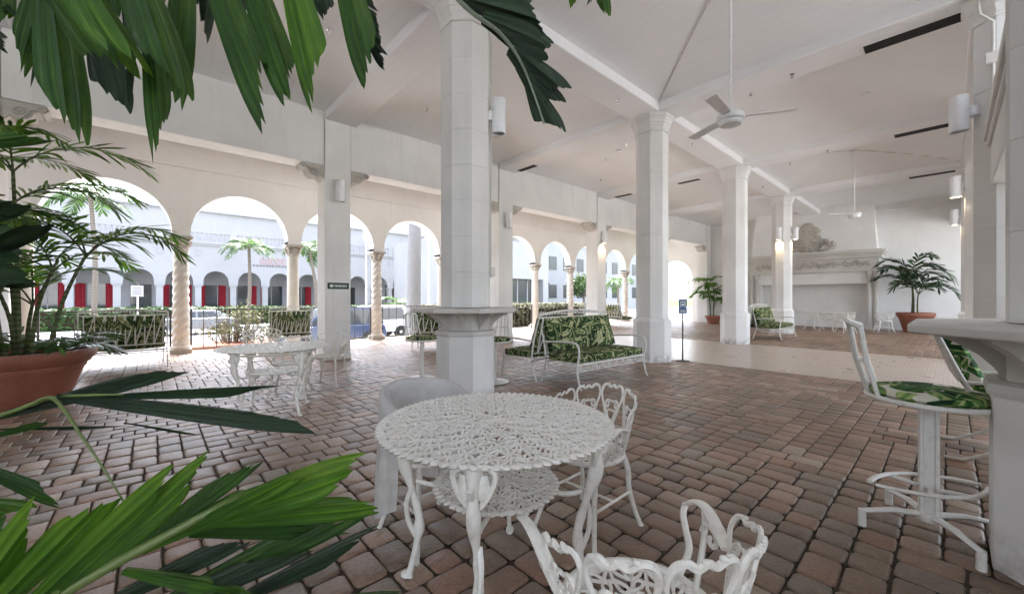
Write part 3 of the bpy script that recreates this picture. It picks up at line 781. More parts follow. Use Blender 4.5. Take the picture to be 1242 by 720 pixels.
def make_table(label, loc, rot, Rm=0.53, H=0.725, group=None):
    t = thing('round_table', label, 'table', loc, rot, group)
    obj('table_top', lattice_disc(Rm, H-0.012, 0.0056, 11 if Rm < 0.5 else 9), M['cast'], t, 50)
    ap = MB()
    ap.tube([((Rm-0.12)*math.cos(2*PI*i/48), (Rm-0.12)*math.sin(2*PI*i/48), H-0.055) for i in range(48)], 0.010, 6, closed=True)
    for i in range(40):
        a = 2*PI*i/40
        ap.tube([((Rm-0.12)*math.cos(a), (Rm-0.12)*math.sin(a), H-0.055), ((Rm-0.105)*math.cos(a+.05), (Rm-0.105)*math.sin(a+.05), H-0.035), ((Rm-0.12)*math.cos(a+.1), (Rm-0.12)*math.sin(a+.1), H-0.02)], 0.006, 5)
    obj('apron', ap, M['cast'], t, 50)
    lg = MB()
    P = crom([(0.40,0,H-0.02),(0.425,0,H-0.10),(0.42,0,H-0.20),(0.375,0,H-0.34),(0.345,0,H-0.46),(0.36,0,H-0.58),(0.385,0,H-0.68),(0.40,0,0.012)], 5)
    n = len(P); rad = []
    for i in range(n):
        q = i/(n-1)
        rad.append(0.031-0.018*min(1, q*1.5)+0.006*math.sin(q*26)*(q < 0.5)+0.010*math.exp(-((q-0.62)/0.035)**2)+0.010*math.exp(-((q-0.97)/0.04)**2))
    lg.tube(P, rad, 10, flat=(0.9, 1.1))
    lg.tube(crom([(0.375,0.01,H-0.32),(0.395,0.02,H-0.38),(0.39,0.015,H-0.46),(0.362,0.004,H-0.53)], 5), 0.011, 6)
    lg.tube([(0.43+0.035*(1-q/9)*math.cos(q*.7), 0, H-0.09-0.05*(1-q/9)*math.sin(q*.7)) for q in range(9)], 0.012, 6)
    for sy in (-1, 1):
        lg.tube(crom([(0.405, sy*0.02, H-0.03),(0.41, sy*0.07, H-0.06),(0.415, sy*0.055, H-0.12),(0.41, sy*0.02, H-0.17)], 4), 0.010, 6)
        lg.ell((0.415, sy*0.03, H-0.10), (0.02, 0.025, 0.05), 8, 5)
    lg.ell((0.405, 0, 0.016), (0.028, 0.022, 0.016), 8, 5)
    me = lg.mesh('leg', 50)
    for k in range(4):
        o = obj('leg', me, M['cast'], t); o.rotation_euler = (0, 0, k*PI/2)
    s_ = obj('lower_shelf', lattice_disc(0.265, 0.45, 0.0055, 6, 0.01, 3), M['cast'], t, 50)
    br = MB()
    for k in range(4):
        a = k*PI/2; br.tube(crom([(0.36*math.cos(a),0.36*math.sin(a),0.435),(0.28*math.cos(a),0.28*math.sin(a),0.42),(0.12*math.cos(a+.3),0.12*math.sin(a+.3),0.435)], 4), 0.010, 6)
        a += PI/4; br.tube([(0.17*math.cos(a)+0.04*math.cos(q*.7)*(1-q/10)*math.cos(a), 0.17*math.sin(a)+0.04*math.cos(q*.7)*(1-q/10)*math.sin(a), 0.40+0.045*(1-q/10)*math.sin(q*.7)) for q in range(10)], 0.011, 6)
    obj('scroll', br, M['cast'], t, 50)
    return t
# ---- heart back chair, faces local +Y
def make_chair(arms=True):
    t = bpy.data.objects.new('heart_back_chair', None); col.objects.link(t)
    seat = MB(); RS = 0.215
    m = lattice_disc(RS, 0.0, 0.006, 4, 0.01, 7)
    seat.add([(x, y, z+0.435-0.02*(1-(x*x+y*y)/(RS*RS))) for x, y, z in m.v], m.f)
    seat.tube([(RS*math.cos(2*PI*i/40), RS*math.sin(2*PI*i/40), 0.432) for i in range(40)], 0.014, 8, closed=True)
    obj('seat', seat, M['cast'], t, 50)
    def surf(a, h):          # a: angle from -Y, h: 0..1
        r = 0.215+0.065*h**0.9; z = 0.445+0.325*h*(1-0.12*abs(a)**1.5)
        return Vector((r*math.sin(a), -r*math.cos(a)-0.02*h, z))
    bk = MB(); NH = 5; A = R(92); da = 2*A/NH
    heart = [(0,0.0),(0.16,0.30),(0.36,0.62),(0.46,0.83),(0.40,0.97),(0.26,1.0),(0.12,0.95),(0.0,0.985)]
    full = heart + [(-x, y) for x, y in heart[-2:0:-1]]
    for k in range(NH):
        c = -A+(k+0.5)*da
        def hp(sc_, h0, hh): return crom([(x*da*sc_*1.0, h0+hh*y, 0) for x, y in full], 4, True)
        for sc_, h0, hh, r in ((1.0, 0.02, 0.98, 0.0072), (0.62, 0.16, 0.56, 0.0058), (0.36, 0.24, 0.30, 0.005)):
            P = [surf(c+p.x, p.y) for p in hp(sc_, h0, hh)]
            bk.tube(P, [r*(1.25 if q.z > 0.73 else 1.0) for q in P], 6, closed=True)
        for dx in (-0.22, 0.0, 0.22):      # rope twist along the crest
            p = surf(c+dx*da, 1.0 if dx else 0.985); q = surf(c+dx*da+0.05, 1.0)
            bk.ell(p, (0.016, 0.0085, 0.008), 8, 5, Matrix.Rotation(c+dx*da, 3, 'Z') @ Matrix.Rotation(0.5, 3, 'Y'))
        for sx in (-1, 1):
            P = [surf(c+sx*da*(0.20+0.10*(1-q/10)*math.cos(q*.75)), 0.62+0.09*(1-q/10)*math.sin(q*.75)) for q in range(10)]
            bk.tube(P, 0.006, 5)
    obj('heart_back', bk, M['cast'], t, 50)
    if arms:
        for s in (-1, 1):
            am = MB()
            P = crom([surf(s*R(88), 0.60), Vector((s*0.285, 0.10, 0.635)), Vector((s*0.295, 0.18, 0.625)), Vector((s*0.285, 0.225, 0.595))], 5)
            am.tube(P, 0.0185, 8, flat=(1.0, 0.45))
            am.tube(crom([Vector((s*0.285, 0.225, 0.595)), Vector((s*0.262, 0.205, 0.575)), Vector((s*0.25, 0.17, 0.54)), Vector((s*0.235, 0.13, 0.50)), Vector((s*0.185, 0.11, 0.435))], 4), 0.011, 6)
            am.tube(crom([Vector((s*0.288, 0.13, 0.622)), Vector((s*0.27, 0.10, 0.58)), Vector((s*0.245, 0.08, 0.52)), Vector((s*0.205, 0.05, 0.44))], 4), 0.009, 6)
            am.tube([(s*0.262, 0.06+0.045*(1-q/11)*math.cos(q*.7), 0.575+0.045*(1-q/11)*math.sin(q*.7)) for q in range(11)], 0.008, 6)
            obj('arm', am, M['cast'], t, 50)
    for sx in (-1, 1):
        for sy in (-1, 1):
            l = MB().tube(crom([(sx*0.145, sy*0.145, 0.43),(sx*0.175, sy*0.175, 0.34),(sx*0.18, sy*0.185, 0.22),(sx*0.20, sy*0.215, 0.10),(sx*0.225, sy*0.245, 0.008)], 4), [0.020]*3+[0.018]*4+[0.0155]*5+[0.014]*3+[0.015]*2, 8)
            l.ell((sx*0.225, sy*0.245, 0.011), (0.019, 0.019, 0.011), 8, 5)
            obj('leg', l, M['cast'], t, 50)
    st = MB()
    for sx in (-1, 1): st.tube([(sx*0.185, -0.19, 0.205), (sx*0.185, 0.19, 0.205)], 0.008, 6)
    st.tube([(-0.185, 0, 0.205), (0.185, 0, 0.205)], 0.008, 6)
    obj('stretcher', st, M['cast'], t, 50)
    return t
TC = pix(602, 420, 1.71); TC.z = 0
make_table('white cast metal lattice table in front of the ledge column', (TC.x, TC.y, 0), YAW-R(98), 0.49)
def cw(X, Z): return (CX+CC*Z+SS*X, CY+SS*Z-CC*X, 0)     # camera-frame ground point
def face(p, q): return math.atan2(q[1]-p[1], q[0]-p[0])-PI/2
ch0 = make_chair()
p = cw(0.335, 1.05); q = cw(0.20, 1.9)
ch0.location = p; ch0.rotation_euler = (0, 0, face(p, q)); ch0.scale = (0.95,)*3; tag(ch0, 'white heart back armchair with its back towards the open floor, drawn off the lattice table', 'chair', 'heart back chairs')
p = cw(0.41, 2.16)
c1_ = dup(ch0, p, face(p, TC), 'white heart back chair tucked in beside the lattice table, facing the leaf print bench side')
c1_.scale = (0.87, 0.87, 0.95)
p = cw(-0.44, 2.12); pd = p
ch2 = dup(ch0, p, face(p, TC), 'white metal chair under a draped sheet at the lattice table')
# draped dust sheet over the left chair
sheet = MB(); NU, NV = 44, 26; vs = []
for v in range(NV+1):
    for u in range(NU+1):
        a = -R(118)+2*R(118)*u/NU; f = v/NV
        if f < 0.42:               # inside: from seat up to crest
            g = f/0.42; r = 0.200+0.045*g; z = 0.455+0.33*g*(1-0.17*(abs(a)/1.6)**2.2)
        elif f < 0.50:
            g = (f-0.42)/0.08; r = 0.245+0.055*g; z = 0.78; z = 0.455+0.33*(1-0.17*(abs(a)/1.6)**2.2)+0.018*math.sin(g*PI)
        else:
            g = (f-0.5)/0.5; zt = 0.455+0.33*(1-0.17*(abs(a)/1.6)**2.2); zb = 0.20+0.06*math.sin(a*3+1)
            r = 0.300+0.030*g+0.016*g*math.sin(a*9+1.3*g)+0.008*g*math.sin(a*17); z = zt+(zb-zt)*g
        n_ = noise.noise(Vector((a*2, f*5, 3)))*0.014+noise.noise(Vector((a*7+f*2, f*4, 7)))*0.012+0.006*max(0,f-.45)*math.sin(a*26+4*f)
        vs.append(((r+n_)*math.sin(a), -(r+n_)*math.cos(a)-0.02, z))
sheet.add(vs, [(v*(NU+1)+u, v*(NU+1)+u+1, (v+1)*(NU+1)+u+1, (v+1)*(NU+1)+u) for v in range(NV) for u in range(NU)])
so = tag(obj('dust_sheet', sheet, M['sheet'], None, 70), 'pale translucent sheet draped over the back of a metal chair', 'sheet')
ch2.scale = so.scale = (0.82, 0.82, 0.97)
so.location = pd; so.rotation_euler = (0, 0, face(pd, TC))
# left group
TL = flo(333, 419, 0.72); TL.z = 0
make_table('white cast metal round table by the pillar with the dark sign', (TL.x, TL.y, 0), 0.4, 0.53, 0.72)
p = flo(352, 478); p = (p.x, p.y, 0)
dup(ch0, p, face(p, TL), 'white heart back chair on the near side of the round table by the signed pillar')
p = flo(398, 466); p = (p.x, p.y, 0)
dup(ch0, p, face(p, TL), 'white heart back chair between the round table and the signed pillar')
p = flo(318, 452); p = (p.x, p.y, 0)
dup(ch0, (p[0], p[1], 0), face(p, TL), 'white heart back chair on the railing side of the round table')
# far group by the fireplace
FT = (16.1, -1.0)
make_table('small white round table in front of the fireplace opening', (FT[0], FT[1], 0), 0.2, 0.45, 0.70)
for x, y, lb in ((16.5, -0.35, 'white heart back chair at the fireplace table, on the side of the sconce column'), (15.55, -1.45, 'white heart back chair at the fireplace table, its back to the hall'), (16.7, -2.35, 'white heart back chair in front of the fireplace jamb'), (16.9, -3.95, 'white heart back chair behind the big terracotta pot by the end wall')):
    dup(ch0, (x, y, 0), face((x, y), FT), lb)

# ---- leaf print bench: long axis X, faces local -Y, origin at centre
def cushion(x0, y0, z0, x1, y1, z1, puff=0.02):
    mb = MB(); nx, ny = 14, 5
    def pt(i, j, top):
        s, t = i/nx, j/ny
        e = (math.sin(PI*min(max(s, .0), 1))**0.25)*(math.sin(PI*t)**0.25) if 0 < s < 1 and 0 < t < 1 else 0
        zc = (z0+z1)/2; hh = (z1-z0)/2
        return (x0+(x1-x0)*s, y0+(y1-y0)*t, zc+(1 if top else -1)*(hh*0.72+(hh*0.28+puff)*e))
    for top in (True, False):
        vs = [pt(i, j, top) for i in range(nx+1) for j in range(ny+1)]
        fs = [(i*(ny+1)+j, (i+1)*(ny+1)+j, (i+1)*(ny+1)+j+1, i*(ny+1)+j+1) for i in range(nx) for j in range(ny)]
        mb.add(vs, fs if top else [f[::-1] for f in fs])
    ring = [(0,j) for j in range(ny)]+[(i,ny) for i in range(nx)]+[(nx,ny-j) for j in range(ny)]+[(nx-i,0) for i in range(nx)]
    mb.loft([[pt(i,j,False) for i,j in ring][::-1], [pt(i,j,True) for i,j in ring][::-1]], False, False)
    return mb
def make_bench(Lb=1.62):
    t = bpy.data.objects.new('garden_bench', None); col.objects.link(t)
    h = Lb/2
    obj('seat_cushion', cushion(-h+0.03, -0.32, 0.335, h-0.03, 0.23, 0.455), M['fabric'], t, 60)
    bc = cushion(-h+0.05, 0, -0.06, h-0.05, 0.50, 0.06)
    rm = Matrix.Rotation(R(72), 4, 'X'); bc.v = [tuple(rm @ Vector(p)+Vector((0, 0.21, 0.455))) for p in bc.v]
    obj('back_cushion', bc, M['fabric'], t, 60)
    fr = MB()
    for y, z in ((-0.33, 0.325), (0.27, 0.315)): fr.tube([(-h, y, z), (h, y, z)], 0.013, 6)
    for k in range(9):
        x = -h+Lb*k/8; fr.tube([(x, -0.33, 0.325), (x, 0.27, 0.315)], 0.007, 5)
    obj('seat_frame', fr, M['rod'], t, 50)
    for s in (-1, 1):
        e = MB(); x = s*h
        e.tube(crom([(x, -0.40, 0.006), (x, -0.37, 0.06), (x, -0.335, 0.20), (x, -0.33, 0.32), (x, -0.36, 0.45), (x, -0.35, 0.575), (x, -0.27, 0.625), (x, 0.0, 0.62), (x, 0.27, 0.60)], 4), 0.014, 8)
        obj('arm', e, M['rod'], t, 50)
        l = MB(); l.tube(crom([(x, 0.36, 0.006), (x, 0.33, 0.10), (x, 0.27, 0.32), (x, 0.31, 0.62), (x, 0.42, 0.98)], 4), 0.014, 8)
        l.tube(crom([(x, -0.33, 0.31), (x, -0.10, 0.24), (x, 0.10, 0.24), (x, 0.27, 0.31)], 4), 0.010, 6)
        obj('leg', l, M['rod'], t, 50)
    bl = MB(); b0 = Vector((0, 0.30, 0.42)); b1 = Vector((0, 0.425, 0.985))
    def bp(x, q): return (x, b0.y+(b1.y-b0.y)*q, b0.z+(b1.z-b0.z)*q)
    bl.tube(crom([bp(-h, 1), (-h*0.5, b1.y, b1.z+0.045), (0, b1.y, b1.z+0.06), (h*0.5, b1.y, b1.z+0.045), bp(h, 1)], 5), 0.013, 6)
    bl.tube([bp(-h, 0.93), bp(h, 0.93)], 0.008, 6); bl.tube([bp(-h, 0), bp(h, 0)], 0.012, 6)
    N = 9
    for k in range(N):
        x = -h+Lb*(k+0.5)/N
        bl.tube([bp(x, 0), bp(x, 0.93)], 0.014, 6)
        if k < N-1: bl.tube([bp(x, 0.93), bp(x+Lb/N*0.95, 0)], 0.014, 6)
    for k in range(26):
        x = -h+0.04+(Lb-0.08)*k/25
        zc = 0.985+0.0
        bl.tube([(x+0.028*(1-q/9)*math.cos(q*.8+k), b1.y-0.005, zc+0.02+0.026*(1-q/9)*math.sin(q*.8+k)) for q in range(9)], 0.005, 5)
    obj('back_lattice', bl, M['rod'], t, 50)
    vl = MB()
    for k in range(30):
        x = -h+0.05+(Lb-0.1)*k/29
        vl.tube([(x+0.032*(1-q/9)*math.cos(q*.8+k*2), -0.335, 0.275+0.032*(1-q/9)*math.sin(q*.8+k*2)) for q in range(9)], 0.006, 5)
    vl.tube([(-h, -0.335, 0.238), (h, -0.335, 0.238)], 0.006, 5)
    obj('valance', vl, M['rod'], t, 50)
    return t
bn = make_bench()
BL = [((2.22, -0.30, 0), R(-2), 'leaf print cushioned bench facing the open floor, between two columns'),
      ((2.10, 0.48, 0), R(183), 'leaf print bench back to back with another, turned to the arcade')]
for i, (l, r, lb) in enumerate(BL):
    o = bn if i == 0 else copy_tree(bn)
    o.location = l; o.rotation_euler = (0, 0, r); tag(o, lb, 'bench', 'leaf print garden benches')
p = flo(150, 448); b1_ = dup(bn, (p.x, p.y+0.25, 0), PI+R(4), 'leaf print bench beside the big terracotta pot, its barred back to the hall')
b1_.scale = (0.68, 1, 1); b2_ = dup(bn, (-0.42, 6.65, 0), PI+R(-3), 'leaf print bench backing on the table group, facing the shrub beyond the railing')
b2_.scale = (0.55, 1, 1); dup(bn, (2.55, 4.3, 0), R(140), 'leaf print bench behind the ledge stools, its barred back turned away from the railing')
p = flo(742, 392); dup(bn, (12.2, 5.9, 0), R(70), 'distant leaf print bench in the arcade walkway')
dup(bn, (11.55, -0.28, 0), R(0), 'leaf print bench facing the fireplace floor, just past the tiled strip')
dup(bn, (11.15, 0.48, 0), PI, 'leaf print bench past the tiled strip, turned to the arcade')

# ---- bar stools: origin on the floor, backrest towards local +Y
def make_stool(H, base, mat):
    t = bpy.data.objects.new('bar_stool', None); col.objects.link(t)
    obj('seat_cushion', MB().lathe([(0.02,H-0.012),(0.222,H-0.012),(0.238,H+0.008),(0.225,H+0.030),(0.15,H+0.045),(0.02,H+0.048)], 32), mat, t, 60)
    obj('seat_ring', MB().tube([(0.245*math.cos(2*PI*i/40), 0.245*math.sin(2*PI*i/40), H-0.018) for i in range(40)], 0.014, 8, closed=True).lathe([(0.02,H-0.03),(0.235,H-0.03),(0.235,H-0.013),(0.02,H-0.013)], 32), M['rod'], t, 50)
    bk = MB(); top = []
    for k in range(5):
        a = R(90-36+72*k/4); hgt = 0.36
        p0 = Vector((0.245*math.cos(a), 0.245*math.sin(a), H-0.01)); p1 = Vector((0.29*math.cos(R(90)+(a-R(90))*0.62)*1.0, 0.31*math.sin(a)+0.02, H+hgt+0.02*math.cos((a-R(90))*3)))
        bk.tube([p0, p0.lerp(p1, 0.5)+Vector((0, 0.012, 0)), p1], 0.0075 if k not in (0, 4) else 0.011, 6); top.append(p1)
    bk.tube(crom(top, 3), 0.014, 6); bk.tube([p.lerp(Vector((0.245*math.cos(R(90-36+72*k/4)), 0.245*math.sin(R(90-36+72*k/4)), H)), 0.55)+Vector((0,0.01,0)) for k, p in enumerate(top)], 0.007, 6)
    obj('wire_back', bk, M['rod'], t, 50)
    if base == 'cross':
        po = MB()
        for k in range(4):
            a = k*PI/2; po.cbox(-0.030, -0.030, 0.085, 0.030, 0.030, H-0.028, 0.004) if k == 0 else None
        for sx in (-1, 1):
            for sy in (-1, 1): po.tube([(sx*0.028, sy*0.028, 0.085), (sx*0.028, sy*0.028, H-0.03)], 0.011, 6)
        po.lathe([(0.05,0.07),(0.055,0.09),(0.045,0.115)], 16)
        obj('pedestal', po, M['rod'], t, 50)
        for k in range(4):
            a = PI/4+k*PI/2+R(-16); c_, s_ = math.cos(a), math.sin(a)
            l = MB(); l.tube([(0.04*c_, 0.04*s_, 0.10), (0.16*c_, 0.16*s_, 0.105), (0.305*c_, 0.305*s_, 0.085), (0.305*c_, 0.305*s_, 0.0825)], [0.022, 0.019, 0.016, 0.016], 8, flat=(1, .7))
            l.tube([(0.30*c_, 0.30*s_, 0.092), (0.30*c_, 0.30*s_, 0.004)], [0.017, 0.019], 10)
            obj('leg', l, M['rod'], t, 50)
        ft = MB()
        for s in (-1, 1):
            P = [(x_, s*0.125*(1-(x_/0.29)**2)+s*0.012, 0.255) for x_ in [-0.28+0.56*q/14 for q in range(15)]]
            ft.tube(P, 0.015, 8, flat=(1, .6))
            for x_ in (-0.10, 0.10): ft.tube([(0.0, 0, 0.235), (x_, s*0.122, 0.252)], 0.011, 6)
        obj('foot_rest', ft, M['rod'], t, 50, rotz=R(-52))
    else:
        obj('pedestal', MB().lathe([(0.03,0.02),(0.03,H-0.03)], 14).lathe([(0.036,H*0.8),(0.036,H*0.84)], 14), M['rod'], t, 50)
        obj('base_disc', MB().lathe([(0.21,0.0),(0.215,0.008),(0.205,0.018),(0.06,0.032),(0.03,0.06)], 32), M['rod'], t, 40)
    return t
st = make_stool(0.725, 'cross', M['fabric_stool'])
st.location = (0.19, -3.90, 0); st.rotation_euler = (0, 0, R(6))
tag(st, 'white swivel bar stool with leaf print seat drawn up to the right hand pier ledge', 'bar stool')
s2 = make_stool(0.62, 'disc', M['fabric'])
s2.location = (0.90, 0.54, 0); s2.rotation_euler = (0, 0, R(-60)); tag(s2, 'pedestal stool with leaf print seat between the ledge and the back to back benches', 'stool', 'pedestal stools at the middle ledge')
dup(s2, (0.22, 1.45, 0), R(10), 'pedestal stool with leaf print seat on the arcade side of the ledge column')
# lounge chair behind the right ledge (a one seat version of the bench)
ac = thing('lounge_chair', 'leaf print cushioned metal chair half hidden behind the right ledge', 'chair', (2.05, -4.36, 0), R(4))
obj('seat_cushion', cushion(-0.27, -0.30, 0.36, 0.27, 0.24, 0.47), M['fabric_stool'], ac, 60)
bc = cushion(-0.27, 0, -0.05, 0.27, 0.55, 0.05); rm = Matrix.Rotation(R(68), 4, 'X'); bc.v = [tuple(rm @ Vector(p)+Vector((0, 0.22, 0.46))) for p in bc.v]
obj('back_cushion', bc, M['fabric_stool'], ac, 60)
for s in (-1, 1):
    e = MB(); x = s*0.31
    e.tube(crom([(x, -0.36, 0.45), (x, -0.30, 0.60), (x, 0.0, 0.62), (x, 0.32, 0.60)], 4), 0.015, 8); obj('arm', e, M['rod'], ac, 50)
    l = MB(); l.tube([(x, 0.50, 1.02), (x, 0.36, 0.66), (x, 0.22, 0.36), (x, -0.30, 0.34)], 0.015, 8); l.tube([(x, -0.30, 0.34), (x, -0.36, 0.46)], 0.014, 8)
    l.tube([(x, 0.20, 0.36), (x, 0.06, 0.18), (x, 0.34, 0.012), (x, 0.44, 0.012)], 0.014, 8); l.tube([(x, -0.20, 0.34), (x, 0.06, 0.18), (x, -0.28, 0.012), (x, -0.36, 0.012)], 0.014, 8)
    obj('leg', l, M['rod'], ac, 50)
bl = MB()
for k in range(5):
    x = -0.31+0.62*k/4; bl.tube([(x, 0.36, 0.60), (x, 0.50, 1.02)], 0.008, 5)
bl.tube([(-0.31, 0.50, 1.02), (0.31, 0.50, 1.02)], 0.015, 6); obj('back_frame', bl, M['rod'], ac, 50)

# ---- sign stand
p = flo(828, 437.5)
sg = thing('sign_stand', 'small blue sign on a thin dark floor stand beside the tiled strip', 'sign', (p.x, p.y, 0), YAW-PI/2+R(8))
obj('base', MB().lathe([(0.13,0),(0.13,0.008),(0.03,0.02)], 20), M['dark'], sg, 40)
obj('pole', MB().tube([(0,0,0.015),(0,0,0.93)], 0.014, 8), M['dark'], sg, 50)
obj('panel', MB().cbox(-0.085,-0.012,0.93,0.085,0.0,1.21,0.003), M['signblue'], sg)
mk = MB()
for z, w in ((0.965, 0.05), (0.985, 0.06)): mk.box(-w, -0.0135, z, w, -0.0125, z+0.010)
for x0, z0, x1, z1 in ((-0.05,1.06,-0.036,1.17), (0.036,1.06,0.05,1.17), (-0.036,1.156,0.036,1.17), (-0.02,1.085,0.02,1.125)): mk.box(x0, -0.0135, z0, x1, -0.0125, z1)
obj('lettering', mk, M['signwhite'], sg)
# ---- sign on the pillar
ps = thing('wall_sign', 'narrow dark green sign with pale lettering on the square pillar', 'sign', (-0.06, YL-0.251, 1.42))
obj('panel', MB().cbox(-0.205, -0.018, -0.005, 0.205, 0, 0.12, 0.003), M['signgreen'], ps)
mk = MB(); mk.box(-0.165,-0.0195,0.03,-0.10,-0.0185,0.085)
for k in range(9):
    x = -0.075+0.027*k; mk.box(x, -0.0195, 0.035, x+0.018, -0.0185, 0.08)
obj('lettering', mk, M['signwhite'], ps)

# ---- sconces
def make_sconce():
    t = bpy.data.objects.new('sconce', None); col.objects.link(t)   # wall at local x=0, sticks out along +X
    obj('cylinder', MB().lathe([(0.072,-0.20),(0.085,-0.21),(0.085,0.21),(0.078,0.21)], 24, (0.115,0,0), cap=False), M['sconce'], t, 40)
    obj('bulb', MB().lathe([(0.02,-0.12),(0.06,-0.13),(0.06,-0.11),(0.02,-0.10)], 16, (0.115,0,0)), M['bulb'], t, 40)
    obj('bracket', MB().lathe([(0.055,-0.055),(0.055,0.055)], 16).box(-0.0,-0.02,-0.02,0.075,0.02,0.02), M['sconce'], t, 40)
    return t
sc0 = make_sconce()
SCL = [((0.281*0.72, -0.281*0.72, 3.44), R(-38), 'white cylinder sconce on the column with the drinks ledge', 0),
       ((-0.06, YL-0.251, 3.36), R(-90), 'white cylinder sconce above the dark pillar sign', 0),
       ((4.44, YL-0.251, 3.36), R(-90), 'white cylinder sconce on the pillar behind the ledge column', 0),
       ((8.94, YL-0.251, 3.36), R(-90), 'lit white cylinder sconce on the pillar behind the benches', 7),
       ((13.5, -0.282, 3.44), R(-90), 'lit white cylinder sconce on the open floor side of the column before the fireplace', 9),
       ((13.219, 0.0, 3.44), R(180), 'lit white cylinder sconce on the tiled strip side of the column before the fireplace', 7),
       ((4.35, YR+0.282, 3.44), R(90), 'large looking white cylinder sconce on the right pier next to the conduit', 0),
       ((9.0, YR+0.282, 3.44), R(90), 'lit white cylinder sconce on the right pier past the conduit pier', 8),
       ((13.5, YR+0.282, 3.44), R(90), 'lit white cylinder sconce on the last right pier by the potted palm', 8)]
for i, (l, r, lb, w) in enumerate(SCL):
    o = sc0 if i == 0 else copy_tree(sc0)
    o.location = l; o.rotation_euler = (0, 0, r); tag(o, lb, 'sconce', 'white cylinder sconces')
    if not w:
        for c_ in o.children:
            if c_.name.startswith('bulb'): c_.material_slots[0].link = 'OBJECT'; c_.material_slots[0].material = M['sconce']
    if w:
        for dz, dn in ((-0.16, (PI, 0, 0)), ):
            ld = bpy.data.lights.new('sconce_light', 'SPOT'); ld.energy = w*0.75; ld.color = (1.0, 0.72, 0.45); ld.spot_size = R(120); ld.spot_blend = 0.8; ld.shadow_soft_size = 0.05
            lo = bpy.data.objects.new('sconce_light', ld); col.objects.link(lo); lo.parent = o; lo.location = (0.115, 0, dz)
# ---- ceiling fans
def make_fan(drop):
    t = bpy.data.objects.new('ceiling_fan', None); col.objects.link(t)     # origin at motor, drop = rod length
    obj('rod', MB().tube([(0,0,0.06),(0,0,drop)], 0.014, 8), M['fan'], t, 50)
    obj('ceiling_rose', MB().lathe([(0.03,drop-0.06),(0.07,drop-0.02),(0.075,drop)], 20), M['fan'], t, 40)
    obj('motor', MB().lathe([(0.03,0.09),(0.05,0.075),(0.12,0.06),(0.15,0.04),(0.15,-0.015),(0.13,-0.03)], 28), M['fan'], t, 35)
    obj('light_bowl', MB().lathe([(0.125,-0.03),(0.125,-0.055),(0.11,-0.075),(0.03,-0.085)], 28), M['sconce'], t, 35)
    bl = MB(); sec = []
    for q in range(6):
        f = q/5; x = 0.13+0.54*f; w = 0.046+0.016*f; ti = 0.20
        sec.append([(x, -w, 0.02-ti*w), (x, w, 0.02+ti*w), (x, w, 0.028+ti*w), (x, -w, 0.028-ti*w)])
    bl.loft(sec); me = bl.mesh('blade')
    for k in range(3):
        o = obj('blade', me, M['fan'], t); o.rotation_euler = (0, 0, k*2*PI/3)
    return t
f1 = make_fan(1.84); f1.location = (2.25, -2.22, 3.36); f1.rotation_euler = (0, 0, YAW-PI/2-R(15))
tag(f1, 'white three blade ceiling fan over the brick floor, before the tiled strip', 'ceiling fan')
f2 = make_fan(1.72); f2.location = (11.25, -2.22, 3.48); f2.rotation_euler = (0, 0, YAW-PI/2+R(175))
tag(f2, 'white three blade ceiling fan hanging in front of the fireplace', 'ceiling fan')
# ---- conduits
def conduit(pts, r, lb, mat='conduit'):
    return tag(obj('conduit', MB().tube(pts, r, 6), M[mat], None, 50), lb, 'conduit', 'ceiling conduits')
def groin(x0, y0, cx, cy, za):
    out = []
    for k in range(13):
        f = k/12; h_ = math.sin(f*PI/2)**0.9*0.55+f*0.45
        out.append((x0+(cx-x0)*f, y0+(cy-y0)*f, ZB+0.16+(za-ZB-0.16)*h_-0.012))
    return out
conduit(groin(4.2, -0.3, 2.25, -2.22, 5.24), 0.011, 'thin conduit running up the ceiling crease from the column capital by the sign stand')
conduit(groin(13.2, YR+0.3, 11.25, -2.22, 5.24), 0.011, 'thin conduit from the far ceiling fan to the right pier')
conduit(groin(9.3, -0.3, 11.25, -2.22, 5.24), 0.011, 'thin conduit from the far ceiling fan to the middle column')
pc = thing('pier_conduit', 'white conduit with junction boxes down the right pier', 'conduit', (4.215, YR+0.12, 0))
obj('pipe', MB().tube([(0,0.12,5.0),(0,0.13,4.62),(-0.10,0.12,4.45),(-0.035,0.02,4.35),(-0.035,0.02,3.12)], 0.014, 8), M['conduit'], pc, 50)
obj('junction_box', MB().cbox(-0.075,-0.035,3.88,0.0,0.075,4.0,0.006), M['conduit'], pc)
obj('junction_box', MB().lathe([(0.055,3.12),(0.055,3.24)], 16, (-0.05,0.02,0)), M['conduit'], pc, 40)
tag(obj('outlet_box', MB().cbox(0.27,-0.16,1.50,0.33,-0.08,1.62,0.006), M['conduit']), 'small beige box on the ledge column shaft', 'outlet box')
tag(obj('outlet_conduit', MB().tube([(0.292,-0.12,1.62),(0.292,-0.12,4.42)], 0.011, 6), M['conduit'], None, 50), 'thin conduit running up the ledge column above the small beige box', 'conduit')
